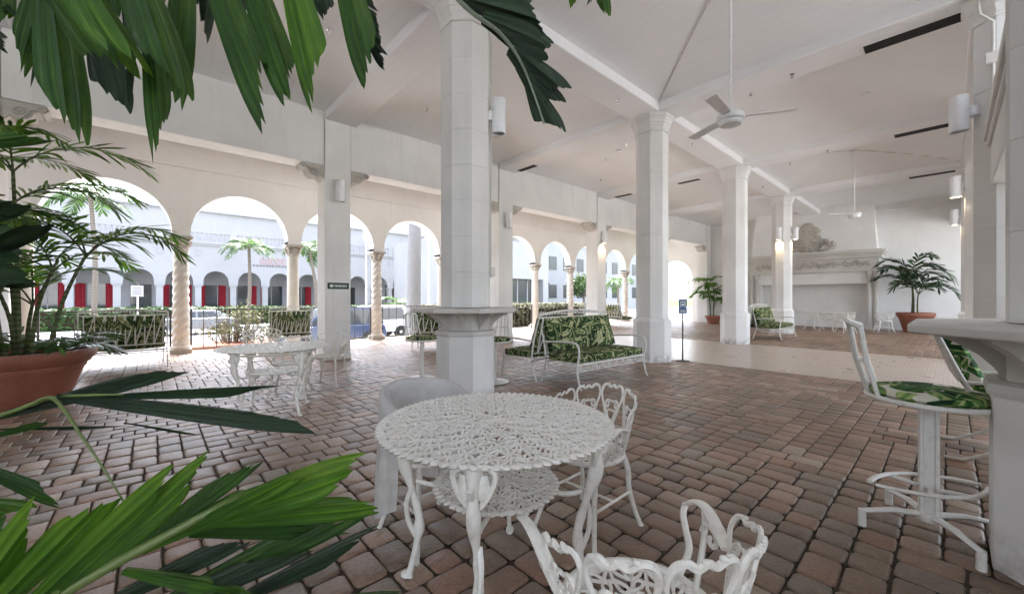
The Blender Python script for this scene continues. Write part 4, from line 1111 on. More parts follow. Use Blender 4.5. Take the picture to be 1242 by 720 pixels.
# ---- sprinkler heads and detectors
sp = MB(); sp.lathe([(0.03,0),(0.03,-0.006),(0.008,-0.008),(0.008,-0.045),(0.026,-0.047),(0.026,-0.05)], 12); spm = sp.mesh('sprinkler', 40); spm.materials.append(M['chrome'])
for x, y, z in ((-1.0,1.9,5.0),(1.2,3.0,4.99),(3.3,0.0,4.75),(5.0,-1.6,4.86),(4.62,-2.3,4.75),(6.3,0.0,4.75),(6.4,2.4,5.05),(5.7,1.3,4.98),(9.1,-2.0,4.75),(10.2,-1.0,4.95),(2.3,-3.6,5.02),(11.4,0.0,4.75),(7.6,3.4,4.95)):
    tag(obj('sprinkler', spm, None, None, loc=(x, y, z)), 'tiny metal sprinkler head under the white ceiling', 'sprinkler', 'ceiling sprinkler heads')
dm = MB().lathe([(0.07,0),(0.075,-0.02),(0.05,-0.035),(0.02,-0.037)], 18).mesh('detector', 40); dm.materials.append(M['fan'])
for x, y, z in ((6.4,-1.4,5.03),(7.1,-2.9,5.07),(6.1,1.8,5.05),(13.6,-2.2,4.75)):
    tag(obj('smoke_detector', dm, None, None, loc=(x, y, z)), 'small round smoke detector under the white ceiling', 'smoke detector', 'ceiling smoke detectors')

# ================================================================== RAILING
tr_ = None; balm = MB().box(-0.008,-0.008,0.08,0.008,0.008,0.955).mesh('baluster'); balm.materials.append(M['iron'])
for i, (a, b) in enumerate(zip(AX[:-3], AX[1:-2])):
    x0, x1 = a+0.16, b-0.16; w = x1-x0
    t = thing('railing', 'section of thin grey iron railing between two arcade columns', 'railing', (x0, YA+0.02, 0), 0, 'railing sections along the arcade')
    obj('top_rail', MB().box(0,-0.02,0.955,w,0.02,0.98), M['iron'], t); obj('bottom_rail', MB().box(0,-0.012,0.06,w,0.012,0.08), M['iron'], t)
    for xx in (0.02, w-0.02): obj('post', MB().box(xx-0.018,-0.018,0,xx+0.018,0.018,0.955), M['iron'], t)
    for k in range(1, 8): obj('baluster', balm, None, t, loc=(w*k/8, 0, 0))

# ================================================================== PLANTS
def leaflet(mb, base, tip, width, nrm, sag=0.1, seg=6, cols=5, fold=0.18, jag=0.14, rg_=random, prof=None, obl=0.0):
    base, tip = Vector(base), Vector(tip); ax = tip-base; L = ax.length; ax.normalize()
    nrm = Vector(nrm); side = ax.cross(nrm)
    if side.length < 1e-5: side = ax.orthogonal()
    side.normalize(); n = side.cross(ax).normalized()
    sg = 1 if obl >= 0 else -1
    off = []
    for j in range(cols):
        q = sg*(2*j/(cols-1)-1)
        off.append(-abs(obl)*3.2*(0.5-0.5*q)-(0.10 if obl == 0 else 0.03)*abs(q)-rg_.uniform(0, jag)*(0.5 if j % 2 else 1.0))
    o = len(mb.v)
    for i in range(seg+1):
        t = i/seg
        w = width*(0.88 if obl else 1.0)*((0.42+0.58*math.sin(min(1, t/0.72)*PI/2)) if t < 0.72 else (1-(0.28 if obl else 0.5)*((t-0.72)/0.28)**1.8))
        for j in range(cols):
            q = 2*j/(cols-1)-1; tt = t*(1+off[j]*t**1.6)
            p = base+ax*(L*tt)+side*(w*q/2)-n*(fold*w*abs(q)-0.035*w*math.cos(q*11))+Vector((0, 0, -sag*L*tt*tt))
            mb.v.append(tuple(p)); mb.uv[o+i*cols+j] = (q*0.5+0.5, t)
    for i in range(seg):
        for j in range(cols-1):
            a = o+i*cols+j; mb.f.append((a, a+1, a+cols+1, a+cols))
    return mb
def frond_mb(L, n, ll, lw, e0, drop, rg_, tilt=0.0, seg=4, cols=3):
    P = []; x = z = 0.0; N = 14
    for k in range(N+1):
        t = k/N; a = e0-(e0+drop)*t**1.15
        P.append(Vector((x, tilt*x*0.3, z))); x += L/N*math.cos(a); z += L/N*math.sin(a)
    rac = MB().tube(P, [0.011*(1-0.75*k/N) for k in range(N+1)], 5)
    lf = MB()
    for k in range(n):
        t = 0.20+0.80*k/(n-1); f = t*N; i = min(int(f), N-1); p = P[i].lerp(P[i+1], f-i); d = (P[i+1]-P[i]).normalized()
        for s in (-1, 1):
            ang = R(62-34*t+rg_.uniform(-8, 8)); l = ll*(0.55+0.6*math.sin(PI*min(1, 0.15+0.8*t)))*rg_.uniform(0.85, 1.1)
            up = Vector((0, 0, 1)); sd_ = d.cross(up).normalized()
            dv = d*math.cos(ang)+sd_*s*math.sin(ang)+up*rg_.uniform(-0.10, 0.22)
            nn = (up-d*d.dot(up)).normalized()+sd_*s*rg_.uniform(-.4,.4)
            leaflet(lf, p, p+dv.normalized()*l, lw*rg_.uniform(.8,1.15), nn, rg_.uniform(0.10, 0.35), seg, cols, 0.15, 0.18, rg_)
    return rac, lf
def pot_mb(k=1.0):
    return MB().lathe([(0.40*k,0.0),(0.44*k,0.05*k),(0.50*k,0.22*k),(0.575*k,0.43*k),(0.60*k,0.46*k),(0.605*k,0.50*k),(0.64*k,0.52*k),(0.66*k,0.56*k),(0.69*k,0.59*k),(0.70*k,0.66*k),(0.685*k,0.69*k),(0.63*k,0.69*k),(0.60*k,0.60*k)], 40, cap=False).lathe([(0.39*k,0.001),(0.41*k,0.0)], 40)
def make_palm(label, loc, rot, seed, k, stems, nf, L, ll, lw, leafm, group, hmax, lean=0.25, nl=17, low=0):
    rg_ = random.Random(seed)
    t = thing('potted_palm', label, 'potted palm', loc, rot, group)
    obj('pot', pot_mb(k), M['terracotta'], t, 40)
    obj('soil', MB().lathe([(0.02,0.61*k),(0.605*k,0.60*k)], 24), M['soil'], t)
    for s in range(stems):
        a = rg_.uniform(0, 6.28); r0 = rg_.uniform(0.02, 0.30)*k; h_ = hmax*(0.22+0.78*(s+1)/stems)*rg_.uniform(0.9, 1.05)
        b = Vector((r0*math.cos(a), r0*math.sin(a), 0.58*k)); tp = b+Vector((lean*h_*math.cos(a)*rg_.uniform(.2,1), lean*h_*math.sin(a)*rg_.uniform(.2,1), h_))
        mid = b.lerp(tp, 0.5)+Vector((-0.04*math.cos(a), -0.04*math.sin(a), 0.05))
        P = crom([b, mid, tp], 6); obj('stem', MB().tube(P, [0.024*(1-0.4*i/(len(P)-1))*(1+0.08*(i % 2)) for i in range(len(P))], 8), M['stem'], t, 60)
        for q in range(nf):
            az = a+q*2*PI/nf+rg_.uniform(-.5,.5); e0 = R(rg_.uniform(38, 80)); lo = rg_.uniform(.75, 1.1)
            rac, lf = frond_mb(L*lo, nl, ll, lw, e0, R(rg_.uniform(25, 60)), rg_)
            o = obj('frond', rac, M['stem'], t, 60); o.location = tp-Vector((0,0,0.03)); o.rotation_euler = (0, 0, az)
            obj('leaflets', lf, leafm, o, 60)
    for q in range(low):
        a = rg_.uniform(0, 6.28); rac, lf = frond_mb(rg_.uniform(.5,.85), 9, 0.26, 0.05, R(rg_.uniform(35, 75)), R(35), rg_)
        o = obj('frond', rac, M['stem'], t, 60); o.location = (0.35*k*math.cos(a), 0.35*k*math.sin(a), 0.59*k); o.rotation_euler = (0, 0, a+rg_.uniform(-.7,.7)); obj('leaflets', lf, M['street_leaf'], o, 60)
    return t
pp = flo(24, 490)
make_palm('large terracotta pot with a tall bushy palm in front of the arcade arch', (pp.x, pp.y, 0), 0.4, 21, 0.90, 9, 4, 1.3, 0.34, 0.038, M['pot_leaf'], 'potted palms', 2.15, 0.34, 19, 16)
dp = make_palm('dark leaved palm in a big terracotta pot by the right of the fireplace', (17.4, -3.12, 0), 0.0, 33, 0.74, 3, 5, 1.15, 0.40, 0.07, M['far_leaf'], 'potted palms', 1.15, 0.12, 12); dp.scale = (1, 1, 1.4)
make_palm('palm in a smaller terracotta pot beside the end wall pillar', (17.3, 3.75, 0), 0.0, 37, 0.55, 4, 4, 0.95, 0.38, 0.07, M['pot_leaf'], 'potted palms', 1.6, 0.18, 14)
def low_plant(label, loc, seed, n, L, ll, lw, mat, cat='plant'):
    rg_ = random.Random(seed); t = thing('leafy_plant', label, cat, loc)
    for q in range(n):
        rac, lf = frond_mb(L*rg_.uniform(.6,1.1), 9, ll, lw, R(rg_.uniform(40, 85)), R(30), rg_)
        o = obj('frond', rac, M['stem'], t, 60); o.rotation_euler = (0, 0, rg_.uniform(0, 6.28)); obj('leaflets', lf, mat, o, 60)
    return t
# ---- foreground palm: pot and stem stand left of the camera, fronds reach in
fr0 = Vector(cw(-1.95, 0.75))
fg = thing('palm', 'big palm whose near bright and dark fronds reach across the scene', 'palm', fr0)
obj('pot', pot_mb(0.62), M['terracotta'], fg, 40); obj('soil', MB().lathe([(0.02,0.38),(0.375,0.372)], 24), M['soil'], fg)
crowns = []
for k, (dx, dy, hh) in enumerate(((0.0,0.0,2.05),(0.10,0.06,1.25),(-0.08,0.10,0.95))):
    P = crom([(dx*.6,dy*.6,0.36),(dx,dy,hh*0.6),(dx*1.6,dy*1.6,hh)], 6); obj('stem', MB().tube(P, 0.035, 10), M['stem'], fg, 60); crowns.append(Vector((dx*1.6, dy*1.6, hh)))
rgf = random.Random(77)
def L3(px, py, Z): return pix(px, py, Z)-fr0
CAMV = Vector((CX, CY, CZ))-fr0
def fg_frond(start, path, leaves, mat, rmat, rr=0.008, jag=0.16, nrm=None):
    P = crom([start]+[L3(*q) for q in path], 6); n = len(P)
    fo_ = obj('frond', MB().tube(P, [rr*(1.5-1.1*i/(n-1)) for i in range(n)], 6), rmat, fg, 60)
    for (bx, by, bz, tx, ty, tz, w, *rest) in leaves:
        m2 = rest[0] if rest else mat
        b, t = L3(bx, by, bz), L3(tx, ty, tz); mid = (b+t)/2
        nn = (CAMV-mid).normalized()+Vector((rgf.uniform(-.35,.35), rgf.uniform(-.35,.35), rgf.uniform(0,.5)))
        if nrm: nn = nn*0.45+nrm
        mb = MB(); leaflet(mb, b, t, w/FPX*((bz+tz)/2), nn, 0.03, 14, 13, rgf.uniform(.22,.46), jag*0.8, rgf, obl=rgf.choice((-1, 1))*rgf.uniform(.06,.13))
        obj('leaflet', mb, m2, fo_, 70)
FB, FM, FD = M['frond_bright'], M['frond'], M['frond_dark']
# hanging frond across the top left
fg_frond(crowns[0], [(-60,-120,0.72),(150,-75,0.70),(300,-70,0.72),(470,-60,0.78)], [
    (62,-60,.70, 18,102,.70, 27), (80,-50,.72, 44,112,.73, 20, FD), (55,-70,.66, 88,192,.68, 52), (20,-70,.64, 140,98,.64, 66, FM),
    (70,-80,.60, 180,90,.62, 62, FB), (150,-80,.62, 224,138,.66, 58), (225,-80,.70, 203,140,.70, 38), (180,-40,.74, 197,208,.74, 30, FM),
    (160,-60,.76, 163,146,.76, 12, FD), (262,-80,.74, 243,58,.76, 26, FD), (240,-80,.66, 342,170,.68, 50), (290,-80,.70, 366,138,.70, 46),
    (338,-80,.68, 392,145,.70, 50, FB), (405,-80,.74, 456,112,.76, 44), (200,-90,.78, 160,50,.80, 40, FD), (300,-80,.80, 262,62,.82, 36, FD),
    (110,20,.80, 142,142,.80, 44, FD), (-20,-40,.72, 34,40,.70, 20, FD), (-40,10,.74, 20,60,.72, 22, FD), (10,-60,.70, -10,60,.70, 26, FM), (120,-90,.68, 150,40,.70, 50, FM)],
    FM, M['rachis'])
# comb tipped dark frond beside it
fg_frond(crowns[0], [(200,-220,0.85),(360,-70,0.85),(405,-10,0.85),(450,70,0.86)], [
    (425+i*4, -22+i*13, .86, 457+i*2.3, -6+i*15, .86, 13.0, FD) for i in range(7)] + [(385,-40,.86, 400,25,.86, 24, FD), (372,-30,.86, 396,20,.86, 18, FD)], FD, M['rachis'], 0.005)
# dark fishtail frond in front of the column capital
fg_frond(crowns[0], [(250,-330,0.95),(480,-90,0.95),(560,4,0.95),(606,40,0.95),(634,80,0.95),(660,150,0.95)], [
    (560,-4,.95, 672,26,.93, 52), (585,20,.95, 674,58,.94, 42), (604,36,.95, 674,62,.95, 40), (618,56,.95, 688,112,.94, 42), (630,76,.95, 686,130,.95, 38), (642,100,.95, 680,164,.94, 36), (560,0,.96, 650,-10,.95, 44)],
    FD, M['rachis_pale'], 0.006, 0.10)
fg_frond(crowns[0], [(300,-400,0.9),(640,-130,0.9),(735,-40,0.9)], [(700,-40,.9, 697,12,.9, 16, FB), (722,-45,.9, 736,24,.9, 18, FM), (735,-45,.9, 712,10,.9, 14, FM)], FM, M['rachis'], 0.005)
# left edge dark leaves and one bending across the potted palm
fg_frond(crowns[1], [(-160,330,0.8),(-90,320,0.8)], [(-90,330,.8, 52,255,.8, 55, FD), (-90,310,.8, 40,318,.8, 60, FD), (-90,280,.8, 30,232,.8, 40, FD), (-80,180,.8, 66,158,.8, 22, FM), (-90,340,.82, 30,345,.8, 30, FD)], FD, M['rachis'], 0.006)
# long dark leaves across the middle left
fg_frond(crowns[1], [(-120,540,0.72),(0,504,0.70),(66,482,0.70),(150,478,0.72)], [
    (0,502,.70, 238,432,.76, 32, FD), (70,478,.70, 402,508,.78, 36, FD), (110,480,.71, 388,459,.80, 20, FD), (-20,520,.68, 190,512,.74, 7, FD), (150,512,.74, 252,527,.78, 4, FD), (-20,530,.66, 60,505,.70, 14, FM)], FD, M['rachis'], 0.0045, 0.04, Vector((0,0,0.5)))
fg_frond(L3(40,490,0.69), [(66,484,0.68),(100,530,0.66),(130,575,0.65),(164,632,0.64)], [(-40,560,.62, 90,612,.64, 20, FM), (-60,610,.60, 34,622,.60, 40, FB)], FM, M['rachis'], 0.0026)
# bright frond at the bottom left
fg_frond(crowns[2], [(-60,800,0.55),(70,722,0.58),(200,650,0.62),(300,600,0.66),(380,590,0.70)], [
    (-80,790,.54, 60,596,.56, 40, FB), (-50,780,.55, 138,586,.60, 46, FB), (10,760,.56, 226,556,.62, 46, FB), (60,730,.57, 270,536,.64, 42, FB), (130,690,.60, 322,540,.66, 28, FM),
    (170,665,.61, 380,556,.68, 36, FB), (230,636,.63, 456,552,.72, 52, FB), (240,632,.64, 480,602,.73, 34, FB), (230,645,.64, 436,632,.72, 28, FM), (120,735,.60, 308,640,.66, 28, FD), (190,735,.62, 446,604,.72, 40, FM),
    (270,735,.64, 470,632,.73, 26, FD), (150,690,.60, 345,722,.64, 26, FB), (330,740,.64, 500,716,.72, 22, FM), (90,760,.58, 300,705,.62, 26, FM), (150,760,.58, 384,648,.68, 32, FD), (-60,740,.58, 20,610,.60, 34, FM), (30,735,.60, 190,600,.64, 30, FM)],
    FB, M['rachis'], 0.009, 0.12)

# ================================================================== OUTSIDE
# ---- building across the street
YB = 36.0; SPB = 2.29; NB = 19
ob = thing('street_building', 'long white two storey building with arches, balustrade and red curtains', 'building', (1.07-9*SPB, YB, 0))
mb = MB(); zs, st_, rr_ = 2.35, 0.22, 0.82; WB = NB*SPB; ZTB = 5.55
for k in range(NB+1):
    x = (k-0.5)*SPB; w = SPB/2-rr_
    mb.box(x-w, 0, zs, x+w, 0.5, ZTB)
for k in range(NB):
    c = k*SPB; pts = [(c-rr_, zs)]+[(c-rr_*math.cos(PI*q/14), zs+st_+rr_*math.sin(PI*q/14)) for q in range(15)]+[(c+rr_, zs)]
    for (xa, za), (xb, zb) in zip(pts[:-1], pts[1:]):
        if xb > xa+1e-6: mb.quad((xa,0,za),(xb,0,zb),(xb,0,ZTB),(xa,0,ZTB))
        mb.quad((xa,0,za),(xa,0.5,za),(xb,0.5,zb),(xb,0,zb))
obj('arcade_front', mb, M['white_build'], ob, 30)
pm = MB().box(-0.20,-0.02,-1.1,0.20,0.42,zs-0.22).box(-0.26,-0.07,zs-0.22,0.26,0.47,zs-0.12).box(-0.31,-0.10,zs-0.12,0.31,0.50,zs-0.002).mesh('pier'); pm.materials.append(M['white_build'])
cm2 = MB(); n = 24
cm2.loft([[(x/n*0.52, 0.03*math.sin(x*1.7)+0.0, z) for x in range(n+1)]+[((n-x)/n*0.52, 0.05+0.03*math.sin((n-x)*1.7), z) for x in range(n+1)] for z in (-0.3, 2.30)])
cmm = cm2.mesh('curtain', 60); cmm.materials.append(M['red'])
wm = MB().box(-0.6,-0.02,-0.3,0.6,0.02,2.30).mesh('window'); wm.materials.append(M['glass'])
mulm = MB().box(-0.03,-0.04,-0.3,0.03,0.0,2.3).mesh('mullion'); mulm.materials.append(M['white_build'])
rb = random.Random(9)
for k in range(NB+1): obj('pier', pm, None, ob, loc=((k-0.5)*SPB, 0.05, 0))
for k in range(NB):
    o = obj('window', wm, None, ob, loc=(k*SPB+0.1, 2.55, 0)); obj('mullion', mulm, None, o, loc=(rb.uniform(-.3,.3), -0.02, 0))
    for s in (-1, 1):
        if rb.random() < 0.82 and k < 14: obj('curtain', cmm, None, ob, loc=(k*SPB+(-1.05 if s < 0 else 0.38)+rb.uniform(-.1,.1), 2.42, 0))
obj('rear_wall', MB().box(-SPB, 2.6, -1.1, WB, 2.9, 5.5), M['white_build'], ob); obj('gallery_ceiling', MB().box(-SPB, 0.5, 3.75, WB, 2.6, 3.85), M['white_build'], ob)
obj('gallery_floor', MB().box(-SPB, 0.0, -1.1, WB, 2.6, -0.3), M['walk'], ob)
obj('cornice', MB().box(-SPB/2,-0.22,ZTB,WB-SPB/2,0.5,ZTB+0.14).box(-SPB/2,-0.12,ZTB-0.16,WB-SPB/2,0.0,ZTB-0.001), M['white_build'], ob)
bm_ = MB()
for k in range(int(WB/0.30)):
    x = -SPB/2+0.15+k*0.30
    if abs(((x+SPB/2) % (SPB*1)) - SPB/2) < -1: continue
    bm_.lathe([(0.06,ZTB+0.14),(0.05,ZTB+0.25),(0.095,ZTB+0.42),(0.05,ZTB+0.72),(0.065,ZTB+0.86)], 6, (x, 0.1, 0))
bo = obj('balusters', bm_, M['white_build'], ob, 60); bo['kind'] = 'stuff'
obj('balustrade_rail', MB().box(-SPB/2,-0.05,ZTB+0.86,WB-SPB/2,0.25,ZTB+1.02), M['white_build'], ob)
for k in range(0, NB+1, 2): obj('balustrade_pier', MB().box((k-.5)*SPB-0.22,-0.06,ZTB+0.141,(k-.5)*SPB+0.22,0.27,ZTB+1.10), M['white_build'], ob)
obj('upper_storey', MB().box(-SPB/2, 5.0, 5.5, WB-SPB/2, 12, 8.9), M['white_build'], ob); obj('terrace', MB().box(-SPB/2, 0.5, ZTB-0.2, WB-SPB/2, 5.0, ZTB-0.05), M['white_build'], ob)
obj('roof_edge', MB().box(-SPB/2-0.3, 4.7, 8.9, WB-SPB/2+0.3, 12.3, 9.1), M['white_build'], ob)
fm = MB().box(-0.12,-0.05,-0.18,0.12,0,0.18).box(-0.2,-0.07,0.18,0.2,0,0.24).mesh('wall_ornament'); fm.materials.append(M['white_build'])
for k in range(NB): obj('wall_ornament', fm, None, ob, loc=((k+0.5)*SPB, -0.002, 4.75))
q = pix(337, 318, 34.0); lx = q.x-(1.07-9*SPB)
lt = MB()
for k in range(5):
    x = lx-0.9+0.40*k; lt.tube([(x+0.13*math.cos(a*.5), -0.03, 4.40+0.28*math.sin(a*.5)) for a in range(13)], 0.028, 4)
obj('wall_lettering', lt, M['signred'], ob)
lt = MB()
for k in range(12): lt.box(lx-1.6+0.24*k, -0.03, 3.93, lx-1.6+0.24*k+0.17, -0.005, 4.06)
obj('wall_lettering', lt, M['signgrey'], ob)
# ---- pavilion and far buildings to the right
pb = thing('glass_front_building', 'flat white building with a tall glass shop front', 'building', (14, 22, 0))
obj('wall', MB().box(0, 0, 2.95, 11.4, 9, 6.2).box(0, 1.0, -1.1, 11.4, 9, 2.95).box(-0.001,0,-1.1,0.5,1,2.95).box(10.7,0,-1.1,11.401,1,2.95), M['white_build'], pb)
for k in range(8):
    w_ = obj('window', MB().box(0.55+1.27*k, 0.85, -0.9, 0.55+1.27*k+1.15, 0.95, 2.9), M['glass'], pb); obj('mullion', MB().box(0.55+1.27*k+1.15, 0.80, -0.9, 0.55+1.27*k+1.27, 0.99, 2.94), M['white_build'], w_)
fb = thing('far_building', 'pale building with small windows behind the street trees', 'building', (34, 34, 0))
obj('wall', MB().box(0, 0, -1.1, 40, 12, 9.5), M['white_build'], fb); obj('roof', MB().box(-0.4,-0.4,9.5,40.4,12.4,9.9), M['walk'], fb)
for k in range(12):
    for z in (1.2, 5.2): obj('window', MB().box(1.5+3.1*k, -0.05, z, 3.1+3.1*k, -0.001, z+1.9), M['glass'], fb)
# ---- leaf clouds
def leaf_cloud(mb, c, rad, n, s, rg_, shell=0.55, clumps=0):
    cl = []
    for _ in range(clumps): 
        v = Vector((rg_.gauss(0,1), rg_.gauss(0,1), rg_.gauss(0,1))).normalized()*rg_.uniform(0.35, 0.95); cl.append(v)
    for _ in range(n):
        if cl:
            k = rg_.choice(cl); p = k+Vector((rg_.gauss(0,.17), rg_.gauss(0,.17), rg_.gauss(0,.15)))
        else:
            p = Vector((rg_.gauss(0,1), rg_.gauss(0,1), rg_.gauss(0,1))).normalized()*(rg_.uniform(shell, 1.0))
        p = Vector((c[0]+p.x*rad[0], c[1]+p.y*rad[1], c[2]+p.z*rad[2]))
        a = Vector((rg_.gauss(0,1), rg_.gauss(0,1), rg_.gauss(0,.7))).normalized()*s*rg_.uniform(.6,1.3); b = a.orthogonal().normalized()*s*0.45
        b.rotate(Matrix.Rotation(rg_.uniform(0,6.28), 3, a.normalized()))
        mb.add([p-a*.5, p+b*.5, p+a*.5, p-b*.5], [(0,1,2,3)])
    return mb
def hedge(label, x0, y0, z0, x1, y1, z1, n, s, mat, seed, name='hedge', group=None):
    rg_ = random.Random(seed); mb = MB()
    for _ in range(n):
        f = rg_.random(); x, y, z = rg_.uniform(x0, x1), rg_.uniform(y0, y1), rg_.uniform(z0, z1)
        if f < .4: y = y0+abs(rg_.gauss(0, .1))
        elif f < .75: z = z1-abs(rg_.gauss(0, .08))+0.08*noise.noise(Vector((x*1.5, y*1.5, 2)))
        p = Vector((x, y, z)); a = Vector((rg_.gauss(0,1), rg_.gauss(0,1), rg_.gauss(0,1))).normalized()*s*rg_.uniform(.6,1.3); b = a.orthogonal().normalized()*s*.5
        mb.add([p-a*.5, p+b*.5, p+a*.5, p-b*.5], [(0,1,2,3)])
    o = thing(name, label, 'hedge', ((x0+x1)/2, (y0+y1)/2, 0), 0, group)
    mb.v = [(x-(x0+x1)/2, y-(y0+y1)/2, z) for x, y, z in mb.v]
    obj('foliage', mb, mat, o); obj('core', MB().box(x0-(x0+x1)/2+.15, y0-(y0+y1)/2+.15, -1.0, x1-(x0+x1)/2-.15, (y1-y0)/2-.15, z1-.2), M['soil'], o)
    return o
hedge('clipped green hedge in front of the red curtained arches', -22, 31.0, -0.7, 19, 32.4, 0.55, 9000, 0.34, M['hedge'], 2)
hedge('tall dense green hedge beside the glass front building', 26.5, 27.5, -0.9, 31.5, 29.0, 3.0, 5000, 0.36, M['hedge'], 3)
hedge('pale yellow green hedge just outside the arcade railing', 5.2, 9.6, -0.7, 15, 10.8, 0.95, 5000, 0.22, M['dry_leaf'], 4)
def tree(label, x, y, h, rad, n, s, mat, seed, group):
    rg_ = random.Random(seed); t = thing('tree', label, 'tree', (x, y, -1.0), 0, group)
    tk = MB().tube(crom([(0,0,0),(0.1,0.05,h*.3),(0.0,-.05,h*.62)], 5), [0.22,0.21,0.2,0.19,0.18,0.17,0.16,0.15,0.14,0.13,0.12], 8)
    for k in range(6):
        a = rg_.uniform(0,6.28); tk.tube([(0,0,h*(.4+.03*k)), (rad[0]*.35*math.cos(a), rad[1]*.35*math.sin(a), h*.62), (rad[0]*.7*math.cos(a), rad[1]*.7*math.sin(a), h*.78)], [0.09,.06,.025], 6)
    obj('trunk', tk, M['trunk'], t, 60); obj('crown', leaf_cloud(MB(), (0,0,h*.72), rad, n, s, rg_, clumps=22), mat, t)
TG = 'street trees beyond the arcade'
tree('leafy green tree rising over the tall hedge', 30, 31.5, 7.6, (3.2,3.2,2.7), 4200, .5, M['tree_leaf'], 5, TG)
tree('broad pale green tree behind the glass front building', 27, 35, 9.0, (3.5,3.5,3.0), 3600, .55, M['tree_leaf'], 6, TG)
tree('small green tree before the far pale building', 40, 29, 5.2, (2.2,2.2,1.8), 2200, .4, M['tree_leaf'], 8, TG)
# shrub in brick planter
pl = thing('shrub', 'twiggy brown and green shrub in a low brick planter outside the railing', 'shrub', (-1.2, 9.35, 0))
rs = random.Random(4); tw = MB()
for k in range(70):
    a = rs.uniform(0,6.28); r_ = rs.uniform(.1,.85); tw.tube([(rs.uniform(-.3,.3),rs.uniform(-.2,.2),-.5),(r_*.6*math.cos(a),r_*.4*math.sin(a),.1),(r_*math.cos(a),r_*.6*math.sin(a),rs.uniform(.4,.98))], [.014,.010,.004], 4)
obj('twigs', tw, M['trunk'], pl); obj('foliage', leaf_cloud(MB(), (0,0,.42), (.95,.6,.6), 1500, .085, rs, .2, 16), M['dry_leaf'], pl)
obj('planter', MB().box(-1.0,-.55,-.9,1.0,.6,.0), M['brickred'], pl, bevel=.01)
# street palms
def street_palm(label, base, top, r, n, L, seed, tm, group=None, ll=.55, lw=.06):
    rg_ = random.Random(seed); t = thing('palm_tree', label, 'palm tree', base, 0, group); v = Vector(top)-Vector(base)
    obj('trunk', MB().tube(crom([(0,0,0), (v.x*.3+.12, v.y*.3, v.z*.5), v], 8), [r*(1.2-.5*i/16) for i in range(17)], 10), tm, t, 60)
    for k in range(n):
        rac, lf = frond_mb(L*rg_.uniform(.8,1.1), 22, ll, lw, R(rg_.uniform(-5, 75)), R(rg_.uniform(40, 75)), rg_, seg=3)
        o = obj('frond', rac, M['stem'], t, 60); o.location = v; o.rotation_euler = (0, 0, k*2.4+rg_.uniform(-.3,.3)); obj('leaflets', lf, M['street_leaf'], o, 60)
def at(px, Z, z): p_ = pix(px, 361, Z); return (p_.x, p_.y, z)
street_palm('slender palm tree with green crown across the street, before the arches', at(299, 23, -.9), at(302, 23, 4.1), .10, 15, 1.5, 3, M['trunk'], 'street palms', .5, .055)
street_palm('palm tree half hidden by the pillar with the dark sign', at(383, 23, -.9), at(376, 23, 3.9), .10, 14, 1.45, 4, M['trunk'], 'street palms')
street_palm('tall pale palm tree seen through the arch behind the potted palm', at(112, 20, -.9), at(110, 20, 6.3), .11, 15, 1.7, 6, M['trunk'], 'street palms')
street_palm('small palm before the far pale building', at(749, 30, -.9), at(749, 30, 2.4), .10, 12, 1.3, 8, M['trunk'], 'street palms')
street_palm('royal palm with a thick smooth grey trunk beyond the railing', at(500, 15.5, -.76), at(500, 15.5, 11), .26, 12, 3.0, 7, M['royal'], None, .8, .06)
street_palm('bushy palm inside the arch beside the royal palm trunk', at(480, 26, -.9), at(480, 26, .9), .12, 12, 1.4, 12, M['trunk'], None)
# sign post, lamp posts
p_ = at(167, 17, 0); t = thing('street_sign', 'square white sign board on a pole outside the railing', 'street sign', (p_[0], p_[1], -.76), R(-30))
obj('pole', MB().tube([(0,0,0),(0,0,2.5)], .03, 8), M['conduit'], t); obj('board', MB().cbox(-.23,-.035,2.05,.23,-.03,2.52,.002), M['white_build'], t)
mk = MB()
for z in (2.14, 2.22, 2.30, 2.40): mk.box(-.16, -.039, z, .16, -.0365, z+.03)
obj('lettering', mk, M['signgrey'], t)
for px in (444, 520):
    p_ = at(px, 24, 0); t = thing('street_lamp', 'thin grey street lamp post across the road', 'street lamp', (p_[0], p_[1], -.9), 0, 'street lamp posts')
    obj('post', MB().tube([(0,0,0),(0,0,5.6)], [.07,.04], 8), M['conduit'], t); obj('lantern', MB().lathe([(.05,5.6),(.16,5.7),(.18,6.0),(.05,6.12)], 10), M['sconce'], t)
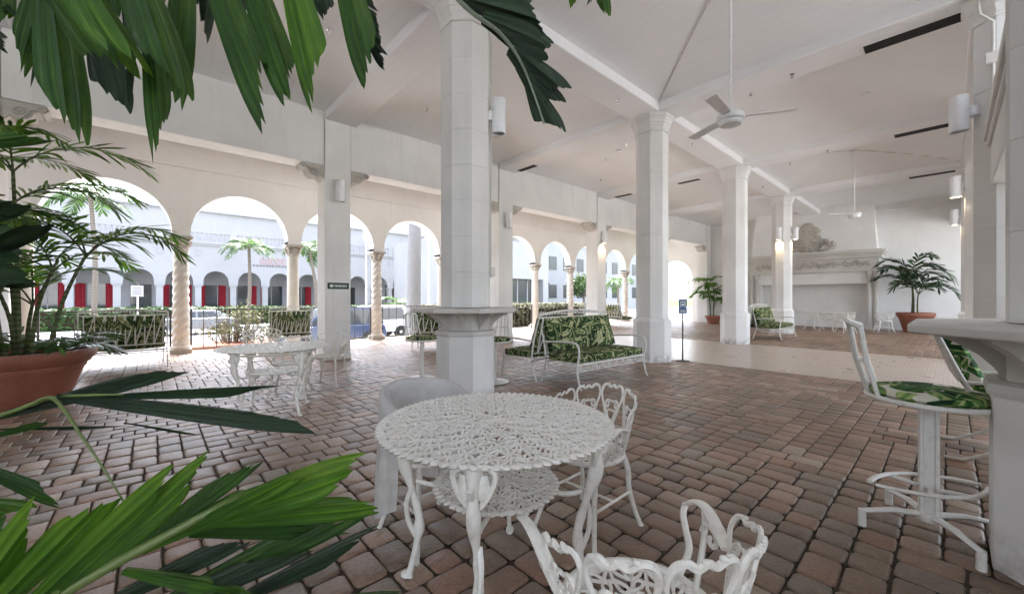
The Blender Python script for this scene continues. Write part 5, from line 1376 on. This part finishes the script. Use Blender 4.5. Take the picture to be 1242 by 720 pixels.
# cars
def make_car(label, px, Z, paint, tall, rot=0.0):
    p_ = at(px, Z, STREET)
    t = thing('parked_car', label, 'car', p_, rot, 'cars parked in the street')
    H = 1.72 if tall else 1.42; Lc = 2.25
    low = [(-Lc,.38),(-Lc+.05,.72),(-Lc+.5,.86),(-1.15,.95),(1.5,.98),(Lc-.1,.92),(Lc,.60),(Lc-.02,.36)]
    b = MB(); secs = []
    for y, k in ((-.88,.94),(-.82,1.0),(.82,1.0),(.88,.94)): secs.append([(x*(.985 if abs(y) > .85 else 1), y, .36+(z-.36)*k) for x, z in low])
    b.loft(secs); obj('body', b, paint, t, 35, .03)
    cab = [(-1.25,.93),(-.45,H-.06),(-.2,H),(1.05 if not tall else 1.75,H),(1.3 if not tall else 2.0,H-.08),(1.95 if not tall else 2.15,.96)]
    c = MB(); c.loft([[(x*(1 if z < 1 else .98), s*(.80 if z < 1 else .62), z) for x, z in cab] for s in (-1, 1)]); obj('cabin', c, paint, t, 30, .03)
    for s in (-1, 1):
        def yy(z): return s*(.805-(z-.95)*(.19/(H-.95)))
        for x0, x1, x2, x3 in ((-1.0,.15,.15,-.42), (.25,1.25 if not tall else 1.7,1.0 if not tall else 1.6,.25)):
            z0, z1 = 1.0, H-.10
            q_ = [(x0,yy(z0),z0),(x1,yy(z0),z0),(x2,yy(z1),z1),(x3,yy(z1),z1)]; obj('window', MB().add(q_, [(0,1,2,3)] if s < 0 else [(3,2,1,0)]), M['glass'], t)
    obj('windscreen', MB().add([(-1.21,-.68,1.0),(-1.21,.68,1.0),(-.49,.56,H-.10),(-.49,-.56,H-.10)], [(0,1,2,3)]), M['glass'], t)
    wme = MB().lathe([(.20,-.10),(.33,-.10),(.34,-.07),(.34,.07),(.33,.10),(.20,.10)], 20); rmx = Matrix.Rotation(PI/2, 4, 'X'); wme.v = [tuple(rmx @ Vector(v)) for v in wme.v]
    rim = MB().lathe([(.02,-.105),(.20,-.09),(.21,.09),(.02,.105)], 16); rim.v = [tuple(rmx @ Vector(v)) for v in rim.v]
    wme, rim = wme.mesh('wheel', 40), rim.mesh('rim', 40); wme.materials.append(M['rubber']); rim.materials.append(M['chrome'])
    for x in (-1.4, 1.4):
        for y in (-.80, .80):
            o = obj('wheel', wme, None, t, loc=(x, y, .34)); obj('rim', rim, None, o)
    for s in (-1, 1):
        obj('headlight', MB().ell((-Lc+.06, s*.62, .70), (.07,.2,.08), 10, 6), M['sconce'], t); obj('tail_light', MB().ell((Lc-.05, s*.65, .80), (.06,.16,.08), 10, 6), M['signred'], t)
make_car('silver saloon car parked behind the railing, next to the twisted column', 232, 23.5, carpaint('silver_car_paint', (.17,.175,.19)), False)
make_car('dark blue estate car seen beside the pillar with the dark sign', 400, 17.5, carpaint('blue_car_paint', (.03,.045,.09)), True)
make_car('white car parked beyond the railing, by the second twisted column', 447, 21, carpaint('white_car_paint', (.75,.76,.78)), True)
